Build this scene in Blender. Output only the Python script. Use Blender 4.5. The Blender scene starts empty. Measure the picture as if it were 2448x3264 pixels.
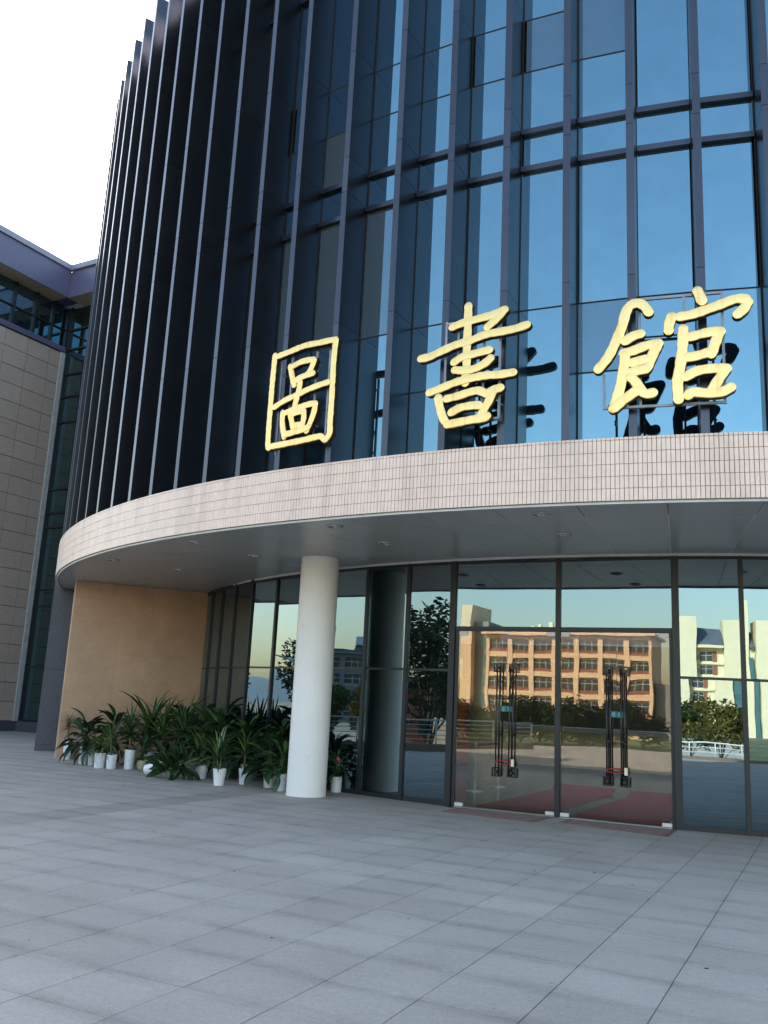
import bpy, math, random
from mathutils import Vector, Matrix
rad, sin, cos, pi = math.radians, math.sin, math.cos, math.pi
random.seed(11)
S = bpy.context.scene
COL = S.collection

# ------------------------------------------------------------------ camera
cam = bpy.data.cameras.new('camera'); camo = bpy.data.objects.new('camera', cam); COL.objects.link(camo)
pitch, roll = rad(12.0), rad(2.80)
F = Vector((0, cos(pitch), sin(pitch))); U = Vector((0, -sin(pitch), cos(pitch))); R_ = Vector((1, 0, 0))
RX = R_*cos(roll) + U*sin(roll); UX = -R_*sin(roll) + U*cos(roll)
M = Matrix((RX, UX, -F)).transposed().to_4x4(); M.translation = Vector((0, 0, 1.65))
camo.matrix_world = M
cam.sensor_fit = 'VERTICAL'; cam.sensor_height = 36.0; cam.lens = 36.0*2822/3264
cam.clip_start = 0.05; cam.clip_end = 3000
S.camera = camo

# ------------------------------------------------------------------ sky, sun, exposure
SUN_AZ, SUN_EL = rad(-13.0), rad(32.0)        # azimuth from +Y towards +X
w = bpy.data.worlds.new('World'); S.world = w; w.use_nodes = True
nt = w.node_tree; bg = nt.nodes['Background']
sky = nt.nodes.new('ShaderNodeTexSky'); sky.sky_type = 'NISHITA'; sky.sun_disc = False
sky.sun_elevation = SUN_EL; sky.sun_rotation = SUN_AZ
sky.air_density = 1.4; sky.dust_density = 1.8; sky.ozone_density = 1.0; sky.altitude = 30
nt.links.new(sky.outputs[0], bg.inputs['Color']); bg.inputs['Strength'].default_value = 0.15
sl = bpy.data.lights.new('sun', 'SUN'); sl.energy = 4.6; sl.angle = rad(0.53); sl.color = (1, 0.93, 0.82)
so = bpy.data.objects.new('sun', sl); COL.objects.link(so)
sd = Vector((sin(SUN_AZ)*cos(SUN_EL), cos(SUN_AZ)*cos(SUN_EL), sin(SUN_EL)))
so.rotation_euler = sd.to_track_quat('Z', 'Y').to_euler(); so.location = (-20, 30, 60)
S.view_settings.view_transform = 'Standard'; S.view_settings.look = 'None'
S.view_settings.gamma = 1.0; S.view_settings.use_curve_mapping = False
S.view_settings.exposure = 1.75
S.cycles.caustics_reflective = False; S.cycles.max_bounces = 10; S.cycles.transparent_max_bounces = 24; S.cycles.glossy_bounces = 6

# ------------------------------------------------------------------ helpers
class MB:
    def __init__(s): s.v = []; s.f = []; s.uv = None
    def add(s, vs, fs):
        o = len(s.v); s.v += [tuple(p) for p in vs]; s.f += [tuple(i+o for i in q) for q in fs]; return s
    def box(s, x0, x1, y0, y1, z0, z1, rz=0, c=(0, 0)):
        vs = []
        for z in (z0, z1):
            for x, y in ((x0, y0), (x1, y0), (x1, y1), (x0, y1)):
                if rz:
                    dx, dy = x-c[0], y-c[1]; x, y = c[0]+dx*cos(rz)-dy*sin(rz), c[1]+dx*sin(rz)+dy*cos(rz)
                vs.append((x, y, z))
        return s.add(vs, [(3, 2, 1, 0), (4, 5, 6, 7), (0, 1, 5, 4), (1, 2, 6, 5), (2, 3, 7, 6), (3, 0, 4, 7)])
    def prism(s, poly, z0, z1):
        n = len(poly)
        vs = [(x, y, z0) for x, y in poly]+[(x, y, z1) for x, y in poly]
        return s.add(vs, [tuple(range(n-1, -1, -1)), tuple(range(n, 2*n))]+[(i, (i+1) % n, n+(i+1) % n, n+i) for i in range(n)])
    def sector(s, R0, R1, t0, t1, z0, z1, n=8):
        pts = []
        for i in range(n+1):
            t = t0+(t1-t0)*i/n
            pts.append([(r*sin(t), -r*cos(t), z) for r, z in ((R0, z0), (R1, z0), (R1, z1), (R0, z1))])
        vs = [p for q in pts for p in q]; fs = []
        for i in range(n):
            a, b = 4*i, 4*i+4
            for k in range(4):
                fs.append((a+k, b+k, b+(k+1) % 4, a+(k+1) % 4)[::-1])
        fs += [(0, 1, 2, 3)[::-1], (4*n, 4*n+1, 4*n+2, 4*n+3)]
        return s.add(vs, fs)
    def tube(s, path, rs, n=8):
        path = [Vector(p) for p in path]
        if not hasattr(rs, '__len__'): rs = [rs]*len(path)
        rings = []; up = Vector((0, 0, 1))
        for i, p in enumerate(path):
            d = (path[min(i+1, len(path)-1)]-path[max(i-1, 0)]).normalized()
            a = d.cross(up)
            if a.length < .05: a = d.cross(Vector((1, 0, 0)))
            a.normalize(); b = d.cross(a)
            rings.append([p+(a*cos(2*pi*k/n)+b*sin(2*pi*k/n))*rs[i] for k in range(n)])
        vs = [q for r in rings for q in r]; fs = []
        for i in range(len(path)-1):
            for k in range(n): fs.append((i*n+k, i*n+(k+1) % n, (i+1)*n+(k+1) % n, (i+1)*n+k))
        fs += [tuple(range(n))[::-1], tuple(range((len(path)-1)*n, len(path)*n))]
        return s.add(vs, fs)
    def lathe(s, prof, n=24, c=(0, 0, 0)):
        vs = []; fs = []
        for r, z in prof:
            for k in range(n): vs.append((c[0]+r*cos(2*pi*k/n), c[1]+r*sin(2*pi*k/n), c[2]+z))
        for i in range(len(prof)-1):
            for k in range(n): fs.append((i*n+k, i*n+(k+1) % n, (i+1)*n+(k+1) % n, (i+1)*n+k))
        fs += [tuple(range(n))[::-1], tuple(range((len(prof)-1)*n, len(prof)*n))]
        return s.add(vs, fs)
    def mesh(s, name, mat, smooth=False):
        me = bpy.data.meshes.new(name); me.from_pydata(s.v, [], s.f); me.update()
        if s.uv:
            l = me.uv_layers.new(name='UVMap')
            for lp in me.loops: l.data[lp.index].uv = s.uv[lp.vertex_index]
        me.materials.append(mat)
        if smooth: me.polygons.foreach_set('use_smooth', [True]*len(me.polygons))
        return me
    def build(s, name, mat, parent=None, smooth=False, loc=(0, 0, 0), rz=0):
        return ob(name, s.mesh(name, mat, smooth), parent, loc, rz)
def ob(name, me, parent=None, loc=(0, 0, 0), rz=0, rot=None, scale=None):
    o = bpy.data.objects.new(name, me); COL.objects.link(o); o.parent = parent
    o.location = loc; o.rotation_euler = rot if rot is not None else (0, 0, rz)
    if scale is not None: o.scale = scale
    return o
def tag(o, label, cat, group=None):
    o['label'] = label; o['category'] = cat
    if group: o['group'] = group
    return o
def thing(name, label, cat, loc=(0, 0, 0), rz=0, group=None):
    return tag(ob(name, None, None, loc, rz), label, cat, group)
def struct(o): o['kind'] = 'structure'; return o
def stuff(o): o['kind'] = 'stuff'; return o
def smooth_angle(o, deg=40):
    me = o.data
    me.polygons.foreach_set('use_smooth', [True]*len(me.polygons))
    me.set_sharp_from_angle(angle=rad(deg))
    return o

# ------------------------------------------------------------------ materials
class NT:
    def __init__(s, name):
        s.m = bpy.data.materials.new(name); s.m.use_nodes = True; s.t = s.m.node_tree
        s.p = s.t.nodes['Principled BSDF']; s.out = s.t.nodes['Material Output']
    def n(s, typ, **kw):
        x = s.t.nodes.new('ShaderNode'+typ)
        for k, v in kw.items():
            if k.startswith('i_'):
                key = k[2:]; key = int(key) if key.isdigit() else key.replace('_', ' ')
                x.inputs[key].default_value = v
            else: setattr(x, k, v)
        return x
    def l(s, a, b): s.t.links.new(a, b)
    def math(s, op, a, b=None, c=None, clamp=False):
        x = s.n('Math', operation=op, use_clamp=clamp)
        for i, q in enumerate((a, b, c)):
            if q is None: continue
            if hasattr(q, 'is_output'): s.l(q, x.inputs[i])
            else: x.inputs[i].default_value = q
        return x.outputs[0]
    def mix(s, fac, a, b, typ='MIX'):
        x = s.n('Mix', data_type='RGBA', blend_type=typ)
        for i, q in ((0, fac), (6, a), (7, b)):
            if hasattr(q, 'is_output'): s.l(q, x.inputs[i])
            else: x.inputs[i].default_value = q if i == 0 else (*q, 1) if len(q) == 3 else q
        return x.outputs[2]
    def noise(s, scale, vec=None, detail=3, rough=.55):
        x = s.n('TexNoise'); x.inputs['Scale'].default_value = scale; x.inputs['Detail'].default_value = detail; x.inputs['Roughness'].default_value = rough
        if vec is not None: s.l(vec, x.inputs['Vector'])
        return x.outputs[0]
    def ramp(s, fac, lo, hi, a, b):
        x = s.n('MapRange'); s.l(fac, x.inputs[0])
        for i, q in zip((1, 2, 3, 4), (lo, hi, a, b)): x.inputs[i].default_value = q
        return x.outputs[0]
    def bump(s, h, strength=.3, dist=.01, to=None):
        x = s.n('Bump'); x.inputs['Strength'].default_value = strength; x.inputs['Distance'].default_value = dist
        s.l(h, x.inputs['Height'])
        s.l(x.outputs[0], (to or s.p).inputs['Normal']); return x.outputs[0]
def mat(name, col, rough=.5, metal=0, var=.12, scale=6, bump=0, bscale=60, spec=.5, objvar=0):
    """painted / stone surface with blotchy variation and optional fine relief"""
    q = NT(name); co = q.n('TexCoord').outputs['Object']
    pos = q.n('NewGeometry').outputs['Position']
    f = q.ramp(q.noise(scale, pos, 4), .3, .7, 1-var, 1+var)
    if objvar:
        r = q.n('ObjectInfo').outputs['Random']; f = q.math('MULTIPLY', f, q.ramp(r, 0, 1, 1-objvar, 1+objvar))
    c = q.n('VectorMath', operation='SCALE'); c.inputs[0].default_value = col; q.l(f, c.inputs['Scale'])
    q.l(c.outputs[0], q.p.inputs['Base Color'])
    q.p.inputs['Roughness'].default_value = rough; q.p.inputs['Metallic'].default_value = metal
    q.p.inputs['Specular IOR Level'].default_value = spec
    if bump: q.bump(q.noise(bscale, pos, 3), bump, .004)
    return q.m

def glass(name, r0, refl_tint, body, transp=0.0, trans_tint=(1, 1, 1), wave=.5, rough=0.0, dirt=0.0):
    """coated architectural pane: mirror-like coat over a tinted, partly clear body, slightly wavy"""
    q = NT(name); q.t.nodes.remove(q.p)
    pos = q.n('NewGeometry').outputs['Position']
    rnd = q.n('ObjectInfo').outputs['Random']
    off = q.n('VectorMath', operation='ADD'); q.l(pos, off.inputs[0])
    sc = q.n('CombineXYZ'); q.l(q.math('MULTIPLY', rnd, 37.0), sc.inputs[0]); q.l(sc.outputs[0], off.inputs[1])
    g = q.n('BsdfGlossy'); g.inputs['Color'].default_value = (*refl_tint, 1); g.inputs['Roughness'].default_value = rough
    h = q.noise(1.1, off.outputs[0], 1.5, .4)
    bump = q.n('Bump'); bump.inputs['Strength'].default_value = wave; bump.inputs['Distance'].default_value = .01
    q.l(h, bump.inputs['Height']); q.l(bump.outputs[0], g.inputs['Normal'])
    d = q.n('BsdfDiffuse'); d.inputs['Color'].default_value = (*body, 1)
    t = q.n('BsdfTransparent'); t.inputs['Color'].default_value = (*trans_tint, 1)
    m1 = q.n('MixShader'); m1.inputs[0].default_value = transp; q.l(d.outputs[0], m1.inputs[1]); q.l(t.outputs[0], m1.inputs[2])
    fr = q.n('Fresnel'); fr.inputs['IOR'].default_value = 1.5
    fac = q.math('ADD', q.math('MULTIPLY', q.math('SUBTRACT', fr.outputs[0], .04), 1-r0), r0, clamp=True)
    if dirt:
        dn = q.noise(2.3, pos, 6, .7); fac = q.math('MULTIPLY', fac, q.ramp(dn, .35, .75, 1, 1-dirt))
    m2 = q.n('MixShader'); q.l(fac, m2.inputs[0]); q.l(m1.outputs[0], m2.inputs[1]); q.l(g.outputs[0], m2.inputs[2])
    q.l(m2.outputs[0], q.out.inputs['Surface'])
    return q.m

def paving():
    q = NT('granite_paving')
    pos = q.n('NewGeometry').outputs['Position']
    mp = q.n('Mapping'); q.l(pos, mp.inputs[0]); mp.inputs['Rotation'].default_value = (0, 0, rad(27)); mp.inputs['Location'].default_value = (2.80, -5.05, 0)
    sc = q.n('VectorMath', operation='SCALE'); q.l(mp.outputs[0], sc.inputs[0]); sc.inputs['Scale'].default_value = 1/.6
    fl = q.n('VectorMath', operation='FLOOR'); q.l(sc.outputs[0], fl.inputs[0])
    sx = q.n('SeparateXYZ'); q.l(fl.outputs[0], sx.inputs[0])
    cb = q.n('CombineXYZ'); q.l(sx.outputs[0], cb.inputs[0]); q.l(sx.outputs[1], cb.inputs[1])
    wn = q.n('TexWhiteNoise', noise_dimensions='3D'); q.l(cb.outputs[0], wn.inputs['Vector'])
    slab = q.ramp(wn.outputs['Value'], 0, 1, .935, 1.055)
    fr = q.n('VectorMath', operation='FRACTION'); q.l(sc.outputs[0], fr.inputs[0])
    fx = q.n('SeparateXYZ'); q.l(fr.outputs[0], fx.inputs[0])
    ey = q.math('ABSOLUTE', q.math('SUBTRACT', fx.outputs[1], .5)); ex = q.math('ABSOLUTE', q.math('SUBTRACT', fx.outputs[0], .5))
    an = q.n('VectorMath', operation='MULTIPLY'); q.l(mp.outputs[0], an.inputs[0]); an.inputs[1].default_value = (.75, 2.6, 1); ny = q.noise(1.7, an.outputs[0], 5, .65)
    sy = q.math('MULTIPLY', q.ramp(ey, .27, .5, 0, 1), q.ramp(ny, .36, .62, 0, 1))
    sxx = q.math('MULTIPLY', q.ramp(ex, .38, .5, 0, 1), q.ramp(ny, .45, .7, 0, 1))
    edge = q.math('SUBTRACT', 1, q.math('ADD', q.math('MULTIPLY', sy, .27), q.math('MULTIPLY', sxx, .12)))
    fine = q.math('MULTIPLY', q.ramp(q.noise(95, pos, 4, .75), .25, .75, .70, 1.30), q.ramp(q.noise(22, pos, 4, .7), .3, .7, .91, 1.09))
    blot = q.ramp(q.noise(.7, pos, 5, .6), .3, .7, .88, 1.1)
    v = q.math('MULTIPLY', q.math('MULTIPLY', slab, edge), q.math('MULTIPLY', fine, blot))
    wn2 = q.ramp(wn.outputs['Color'], 0, 1, 0, 1)
    # one darker row of slabs
    row = q.math('COMPARE', sx.outputs[0], -11.0, .2)
    v = q.math('MULTIPLY', v, q.math('SUBTRACT', 1, q.math('MULTIPLY', row, .17)))
    c = q.n('VectorMath', operation='SCALE'); c.inputs[0].default_value = (.415, .357, .306); q.l(v, c.inputs['Scale'])
    spot = q.ramp(q.noise(9, pos, 2, .4), .74, .78, 1, .72)
    c2 = q.n('VectorMath', operation='SCALE'); q.l(c.outputs[0], c2.inputs[0]); q.l(spot, c2.inputs['Scale'])
    q.l(c2.outputs[0], q.p.inputs['Base Color'])
    q.l(q.ramp(q.noise(3, pos, 4), .3, .7, .6, .8), q.p.inputs['Roughness'])
    q.p.inputs['Specular IOR Level'].default_value = .22
    q.bump(q.noise(120, pos, 3), .25, .002)
    return q.m

def leafmat(name, col, edge, stripe=.0, rough=.42):
    q = NT(name); uv = q.n('UVMap'); s = q.n('SeparateXYZ'); q.l(uv.outputs[0], s.inputs[0])
    e = q.math('ABSOLUTE', q.math('SUBTRACT', s.outputs[0], .5))
    r = q.n('ObjectInfo').outputs['Random']
    f = q.ramp(e, .06, .30, stripe, 0)
    c = q.mix(f, col, edge)
    sc = q.n('VectorMath', operation='SCALE'); q.l(c, sc.inputs[0]); q.l(q.ramp(r, 0, 1, .6, 1.45), sc.inputs['Scale'])
    q.l(sc.outputs[0], q.p.inputs['Base Color']); q.p.inputs['Roughness'].default_value = rough
    q.p.inputs['Transmission Weight'].default_value = 0; q.p.inputs['Specular IOR Level'].default_value = .45
    return q.m

def gold():
    q = NT('gilded_metal'); pos = q.n('NewGeometry').outputs['Position']
    st = q.n('Mapping'); q.l(pos, st.inputs[0]); st.inputs['Scale'].default_value = (9, 9, .7)
    streak = q.ramp(q.noise(1.3, st.outputs[0], 3, .6), .56, .76, 0, .55)
    c = q.mix(streak, (.93, .625, .25), (.66, .34, .08))
    q.l(c, q.p.inputs['Base Color']); q.p.inputs['Metallic'].default_value = .92
    q.l(q.ramp(q.noise(14, pos, 3), .3, .7, .27, .40), q.p.inputs['Roughness'])
    q.bump(q.noise(16, pos, 2), .10, .01)
    return q.m

def ribbed(name, col):
    q = NT(name); pos = q.n('NewGeometry').outputs['Position']
    mp = q.n('Mapping'); q.l(pos, mp.inputs[0]); mp.inputs['Scale'].default_value = (2.2, 2.2, 26)
    h = q.noise(1.6, mp.outputs[0], 4, .65)
    f = q.math('MULTIPLY', q.ramp(h, .3, .7, .86, 1.1), q.ramp(q.n('ObjectInfo').outputs['Random'], 0, 1, .96, 1.04))
    c = q.n('VectorMath', operation='SCALE'); c.inputs[0].default_value = col; q.l(f, c.inputs['Scale'])
    q.l(c.outputs[0], q.p.inputs['Base Color']); q.p.inputs['Roughness'].default_value = .8
    q.bump(h, .45, .015); return q.m

def mosaic(name, col):
    q = NT(name); co = q.n('TexCoord').outputs['Object']
    b = q.n('TexBrick'); q.l(co, b.inputs['Vector'])
    q.p.inputs['Roughness'].default_value = .35
    pos = q.n('NewGeometry').outputs['Position']
    f = q.ramp(q.noise(30, pos, 3, .7), .3, .7, .75, 1.25)
    c = q.n('VectorMath', operation='SCALE'); c.inputs[0].default_value = col; q.l(f, c.inputs['Scale'])
    q.t.nodes.remove(b); q.l(c.outputs[0], q.p.inputs['Base Color']); return q.m

MT = dict(
    paving=paving(),
    grout=mat('joint_mortar', (.12, .11, .10), .9),
    earth=mat('ground', (.16, .15, .12), .9, var=.3, scale=.1),
    lawn=mat('grass_ground', (.10, .13, .045), .95, var=.35, scale=.2),
    pale=mat('pale_paving', (.50, .47, .40), .8, var=.15, scale=.5),
    fin=mat('fin_aluminium', (.072, .074, .090), .28, metal=.85, var=.05, scale=2, objvar=.10),
    finjoint=mat('fin_joint', (.03, .025, .024), .8),
    frame=mat('dark_frame', (.013, .0135, .017), .45, var=.1),
    sealant=mat('window_seal', (.028, .02, .017), .8, var=.3, scale=9),
    core=mat('core', (.02, .025, .03), .9),
    tilejoint=mat('tile_grout', (.27, .21, .155), .9, var=.4, scale=2),
    soffit=mat('soffit_panel', (.42, .41, .395), .32, var=.05, scale=.6, spec=.5, objvar=.04),
    soffitjoint=mat('soffit_joint', (.86, .85, .83), .7),
    bead=mat('soffit_bead', (.60, .60, .60), .5, var=.1),
    chrome=mat('lamp_metal', (.5, .48, .44), .3, metal=.8),
    lampdark=mat('lamp_recess_shade', (.03, .025, .02), .6),  # near-black paint for the shade inside the lamp recess
    bulb=mat('lamp_tube', (.7, .7, .65), .3),
    column=mat('white_paint', (.84, .79, .75), .55, var=.03, scale=2, bump=.06, bscale=40),
    granite=mat('dark_granite', (.07, .068, .085), .55, var=.2, scale=18, bump=.1),
    wallb=None,
    upper=glass('blue_glass', .345, (.48, .81, .96), (.010, .016, .025), wave=.10, dirt=.10),
    upper2=glass('blue_glass_blind', .22, (.45, .75, .95), (.06, .068, .062), wave=.10, dirt=.10),
    side=glass('teal_glass', .25, (.66, .87, 1.0), (.006, .010, .012), transp=.6, trans_tint=(.26, .34, .34), wave=.12, dirt=.03),
    door=glass('door_glass', .088, (1.0, .96, .90), (.01, .01, .01), transp=.99, trans_tint=(.97, .98, .96), wave=.11),
    clear=glass('clear_glass', .04, (1, 1, 1), (.01, .01, .01), transp=.99, trans_tint=(.96, .98, .97), wave=.0),
    wingglass=glass('wing_glass', .22, (.40, .75, .95), (.014, .015, .010), wave=.15, dirt=.1),
    black=mat('black_metal', (.012, .011, .012), .35, var=.1),
    plate=mat('patch_plate', (.66, .60, .56), .45, metal=.2),
    red=mat('red_rubber', (.45, .04, .03), .5),
    steel=mat('steel', (.75, .71, .60), .30, metal=.45),
    framesteel=mat('galvanised', (.28, .28, .32), .5, metal=.3, var=.15),
    sticker=mat('green_sticker', (.01, .22, .23), .4, var=.03),
    white=mat('white_print', (.8, .8, .8), .5, var=.02),
    carpet=mat('red_carpet', (.30, .022, .03), .95, var=.2, scale=8, bump=.4, bscale=200),
    matt=mat('door_mat', (.27, .175, .145), .95, var=.25, scale=7, bump=.5, bscale=150),
    matedge=mat('mat_edge', (.24, .10, .08), .9, var=.2),
    floorin=mat('polished_floor', (.20, .21, .19), .14, var=.06, scale=1),
    beige=mat('travertine', (.62, .50, .30), .5, var=.18, scale=2.5),
    grey=mat('grey_stone', (.42, .42, .40), .4, var=.05),
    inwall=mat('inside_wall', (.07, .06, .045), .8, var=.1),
    banner=mat('orange_banner', (.62, .11, .03), .7, var=.1),
    blue=mat('blue_belt', (.03, .05, .25), .6),
    gold=gold(),
    **{'return': mat('tarnished_edge', (.035, .027, .012), .5, metal=.4, var=.3, scale=20)},
    stone=ribbed('ribbed_stone', (.44, .352, .305)),
    stonejoint=mat('stone_joint', (.045, .04, .036), .9),
    trim=mat('pale_trim', (.46, .46, .47), .5),
    purple=mosaic('purple_mosaic', (.112, .105, .185)),
    eavesoffit=mat('eave_soffit', (.42, .37, .31), .8, var=.08),
    eave=mat('eave_metal', (.25, .25, .33), .45, var=.08),
    pot=mat('white_ceramic', (.74, .73, .74), .3, var=.05, objvar=.06),
    potcream=mat('cream_ceramic', (.55, .50, .33), .35, var=.1),
    soil=mat('soil', (.03, .022, .015), .95, var=.3, scale=40),
    cane=mat('cane', (.16, .12, .07), .8, var=.3, scale=30),
    leafdark=leafmat('leaf_dark', (.015, .040, .015), (.036, .072, .022), .6),
    leafmid=leafmat('leaf_mid', (.030, .074, .018), (.11, .16, .038), .8),
    leafstripe=leafmat('leaf_striped', (.024, .064, .018), (.20, .24, .06), 1),
    leafpale=leafmat('leaf_yellowish', (.17, .20, .04), (.26, .26, .07), .5),
    leafdry=leafmat('leaf_dry', (.14, .08, .03), (.2, .13, .05), .5),
    flower=mat('red_flower', (.55, .05, .04), .5),
    bark=mat('bark', (.09, .07, .05), .9, var=.3, scale=8),
    treedark=mat('tree_leaf_dark', (.022, .038, .012), .6, var=.35, scale=1.5),
    tree=mat('tree_leaf', (.055, .085, .02), .6, var=.35, scale=.8),
    treey=mat('tree_leaf_yellow', (.16, .14, .03), .6, var=.35, scale=.8),
    peach=mat('peach_render', (.80, .56, .35), .8, var=.05, scale=.3),
    brick=mat('red_brown', (.30, .12, .075), .8, var=.12, scale=1),
    winglaz=mat('far_window', (.05, .06, .06), .15, var=.2, scale=.4),
    teal=mat('far_teal_glass', (.06, .16, .18), .15, var=.2, scale=.4),
    winframe=mat('far_window_frame', (.45, .45, .42), .6),
    greywall=mat('grey_render', (.26, .245, .22), .8, var=.06, scale=.3),
    cream=mat('cream_render', (.80, .71, .47), .8, var=.04, scale=.3),
    slate=mat('slate_roof', (.10, .125, .16), .6, var=.12, scale=.5),
    bluegrey=mat('blue_grey_wall', (.14, .17, .19), .8, var=.1, scale=.3),
    railw=mat('rail_white', (.75, .75, .72), .5),
    railm=mat('rail_metal', (.50, .55, .55), .35, metal=.5),
    brickwall=mat('kerb_wall', (.22, .16, .12), .8, var=.1),
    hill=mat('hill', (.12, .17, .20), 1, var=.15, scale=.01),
)
def wallb():
    q = NT('tan_sandstone'); pos = q.n('NewGeometry').outputs['Position']
    a = q.math('MULTIPLY', q.ramp(q.noise(1.2, pos, 5, .65), .3, .7, .84, 1.13), q.ramp(q.n('ObjectInfo').outputs['Random'], 0, 1, .95, 1.05)); b = q.ramp(q.noise(45, pos, 4, .75), .3, .7, .80, 1.2)
    f = q.math('MULTIPLY', a, b)
    c = q.n('VectorMath', operation='SCALE'); c.inputs[0].default_value = (.48, .285, .178); q.l(f, c.inputs['Scale'])
    q.l(c.outputs[0], q.p.inputs['Base Color']); q.p.inputs['Roughness'].default_value = .38; q.p.inputs['Specular IOR Level'].default_value = .5
    q.bump(q.noise(70, pos, 3), .2, .003); return q.m
MT['wallb'] = wallb()
def columnmat():
    q = NT('white_column_paint'); pos = q.n('NewGeometry').outputs['Position']
    a = q.ramp(q.noise(5, pos, 5, .7), .60, .74, 1, .90); b = q.ramp(q.noise(1.1, pos, 3), .3, .7, .96, 1.02)
    mp = q.n('Mapping'); q.l(pos, mp.inputs[0]); mp.inputs['Scale'].default_value = (9, 9, .6)
    d = q.ramp(q.noise(1.4, mp.outputs[0], 4, .7), .60, .80, 1, .93)
    c = q.n('VectorMath', operation='SCALE'); c.inputs[0].default_value = (.84, .79, .75); q.l(q.math('MULTIPLY', q.math('MULTIPLY', a, b), d), c.inputs['Scale'])
    q.l(c.outputs[0], q.p.inputs['Base Color']); q.p.inputs['Roughness'].default_value = .5
    q.bump(q.noise(38, pos, 3), .10, .004); return q.m
MT['shaft'] = columnmat()
def tilemat(name):
    q = NT(name); pos = q.n('NewGeometry').outputs['Position']
    mp = q.n('Mapping'); q.l(pos, mp.inputs[0]); mp.inputs['Scale'].default_value = (1, 1, .12)
    st = q.ramp(q.noise(3.2, mp.outputs[0], 5, .7), .48, .74, 1.04, .80)
    bl = q.ramp(q.noise(9, pos, 3), .3, .7, .95, 1.05)
    f = q.math('MULTIPLY', q.math('MULTIPLY', st, bl), q.ramp(q.n('ObjectInfo').outputs['Random'], 0, 1, .96, 1.03))
    c = q.n('VectorMath', operation='SCALE'); c.inputs[0].default_value = (.83, .615, .515); q.l(f, c.inputs['Scale'])
    q.l(c.outputs[0], q.p.inputs['Base Color']); q.p.inputs['Roughness'].default_value = .42
    return q.m
MT['tile'] = tilemat('cream_tile'); MT['tilefield'] = tilemat('cream_tile_field')

# ------------------------------------------------------------------ terrain, plaza
CX, CY = 9.0, 26.85                     # centre of the round library
g = MB().box(-900, 900, -900, 900, -3.2, -2.6).build('ground', MT['earth']); struct(g)
lw = MB().box(-200, 60, -160, -22, -2.596, -2.58).build('lawn', MT['lawn']); struct(lw)
pw = MB().prism([(-9, -22), (9, -22), (-26, -150), (-48, -150)], -2.57, -2.56).build('path', MT['pale']); struct(pw)
plaza = MB().prism([(-15.5, -10), (45, -10), (45, 70), (-40, 70), (-40, 33), (-15.5, 25)], -2.55, -.022).build('plaza', MT['grout']); struct(plaza)
GA = rad(27); OX, OY, PS = -2.80, 5.05, .6
def g2w(x, y): return (x*cos(GA)+y*sin(GA), -x*sin(GA)+y*cos(GA))
slabs = []
for i in range(-70, 70):
    for j in range(-45, 90):
        x, y = g2w(OX+PS*(i+.5), OY+PS*(j+.5))
        if not (-15 < x < 36 and -9.5 < y < 34): continue
        if math.hypot(x-CX, y-CY) < 13.75: continue
        slabs.append((x, y))
def in_view(x, y):
    d = math.hypot(x, y); return y > 4.2 and abs(x) < .47*y+.45 and d < 40
vis = sorted((p for p in slabs if in_view(*p)), key=lambda p: math.hypot(*p)); near = set(vis[:300])
h = PS/2-.0028
slab_me = []
for k in range(4):
    m = MB(); b = .003
    vs = [(-h, -h, -.02), (h, -h, -.02), (h, h, -.02), (-h, h, -.02), (-h, -h, -b), (h, -h, -b), (h, h, -b), (-h, h, -b),
          (-h+b, -h+b, 0), (h-b, -h+b, 0), (h-b, h-b, 0), (-h+b, h-b, 0)]
    m.add(vs, [(0, 1, 5, 4), (1, 2, 6, 5), (2, 3, 7, 6), (3, 0, 4, 7), (4, 5, 9, 8), (5, 6, 10, 9), (6, 7, 11, 10), (7, 4, 8, 11), (8, 9, 10, 11)])
    slab_me.append(m.mesh('paving_slab', MT['paving']))
for p in vis[:300]:
    o = ob('paving_slab', random.choice(slab_me), plaza, (p[0], p[1], random.uniform(-.0012, .0012)),
           rot=(random.gauss(0, .0012), random.gauss(0, .0012), -GA+random.choice((0, pi/2, pi))))
m = MB()
for p in slabs:
    if p in near: continue
    dz = random.uniform(-.0012, .0012)
    vs = [];
    for z in (-.02, dz):
        for sx, sy in ((-h, -h), (h, -h), (h, h), (-h, h)):
            q = g2w(sx, sy); vs.append((p[0]+q[0], p[1]+q[1], z))
    m.add(vs, [(4, 5, 6, 7), (0, 1, 5, 4), (1, 2, 6, 5), (2, 3, 7, 6), (3, 0, 4, 7)])
stuff(m.build('paving_field', MT['paving'], plaza))

# ------------------------------------------------------------------ library
LIB = thing('library_building', 'round library with dark blue vertical fins, blue glass and cream tiled canopy band', 'library', (CX, CY, 0))
RB, ZS, ZB = 17.72, 4.10, 4.895        # band radius, soffit height, band top
T0, T1 = rad(-112), rad(40)
def pol(r, t): return (r*sin(t), -r*cos(t))

# fins
fin_deg = [-14.65, -17.31, -19.98, -22.62, -25.3, -27.97, -30.75, -33.8, -36.93, -39.65, -42.28, -44.9, -47.52, -50.14, -52.7, -55.3, -57.85, -60.45]
fin_deg = [-14.65+2.66*k for k in range(12, 0, -1)] + fin_deg + [-60.45-2.62*k for k in range(1, 14)]
RF, FD, FT = RB-.035, .55, .098
RG = RF-FD
fz = [4.86, 7.03, 9.17, 9.76, 11.63, 13.77, 14.36, 16.55]
fincore = MB().box(-FT/2+.006, FT/2-.006, -RF+.006, -RG+.05, 4.86, 16.54).mesh('fin', MT['finjoint'])
finpan = []
for a, b in zip(fz, fz[1:]):
    finpan.append(MB().box(-FT/2, FT/2, -RF, -RG+.03, a+.004, b-.004).mesh('fin_panel', MT['fin']))
for d in fin_deg:
    f = ob('fin', fincore, LIB, rz=rad(d))
    for me in finpan: ob('fin_panel', me, f)
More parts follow.
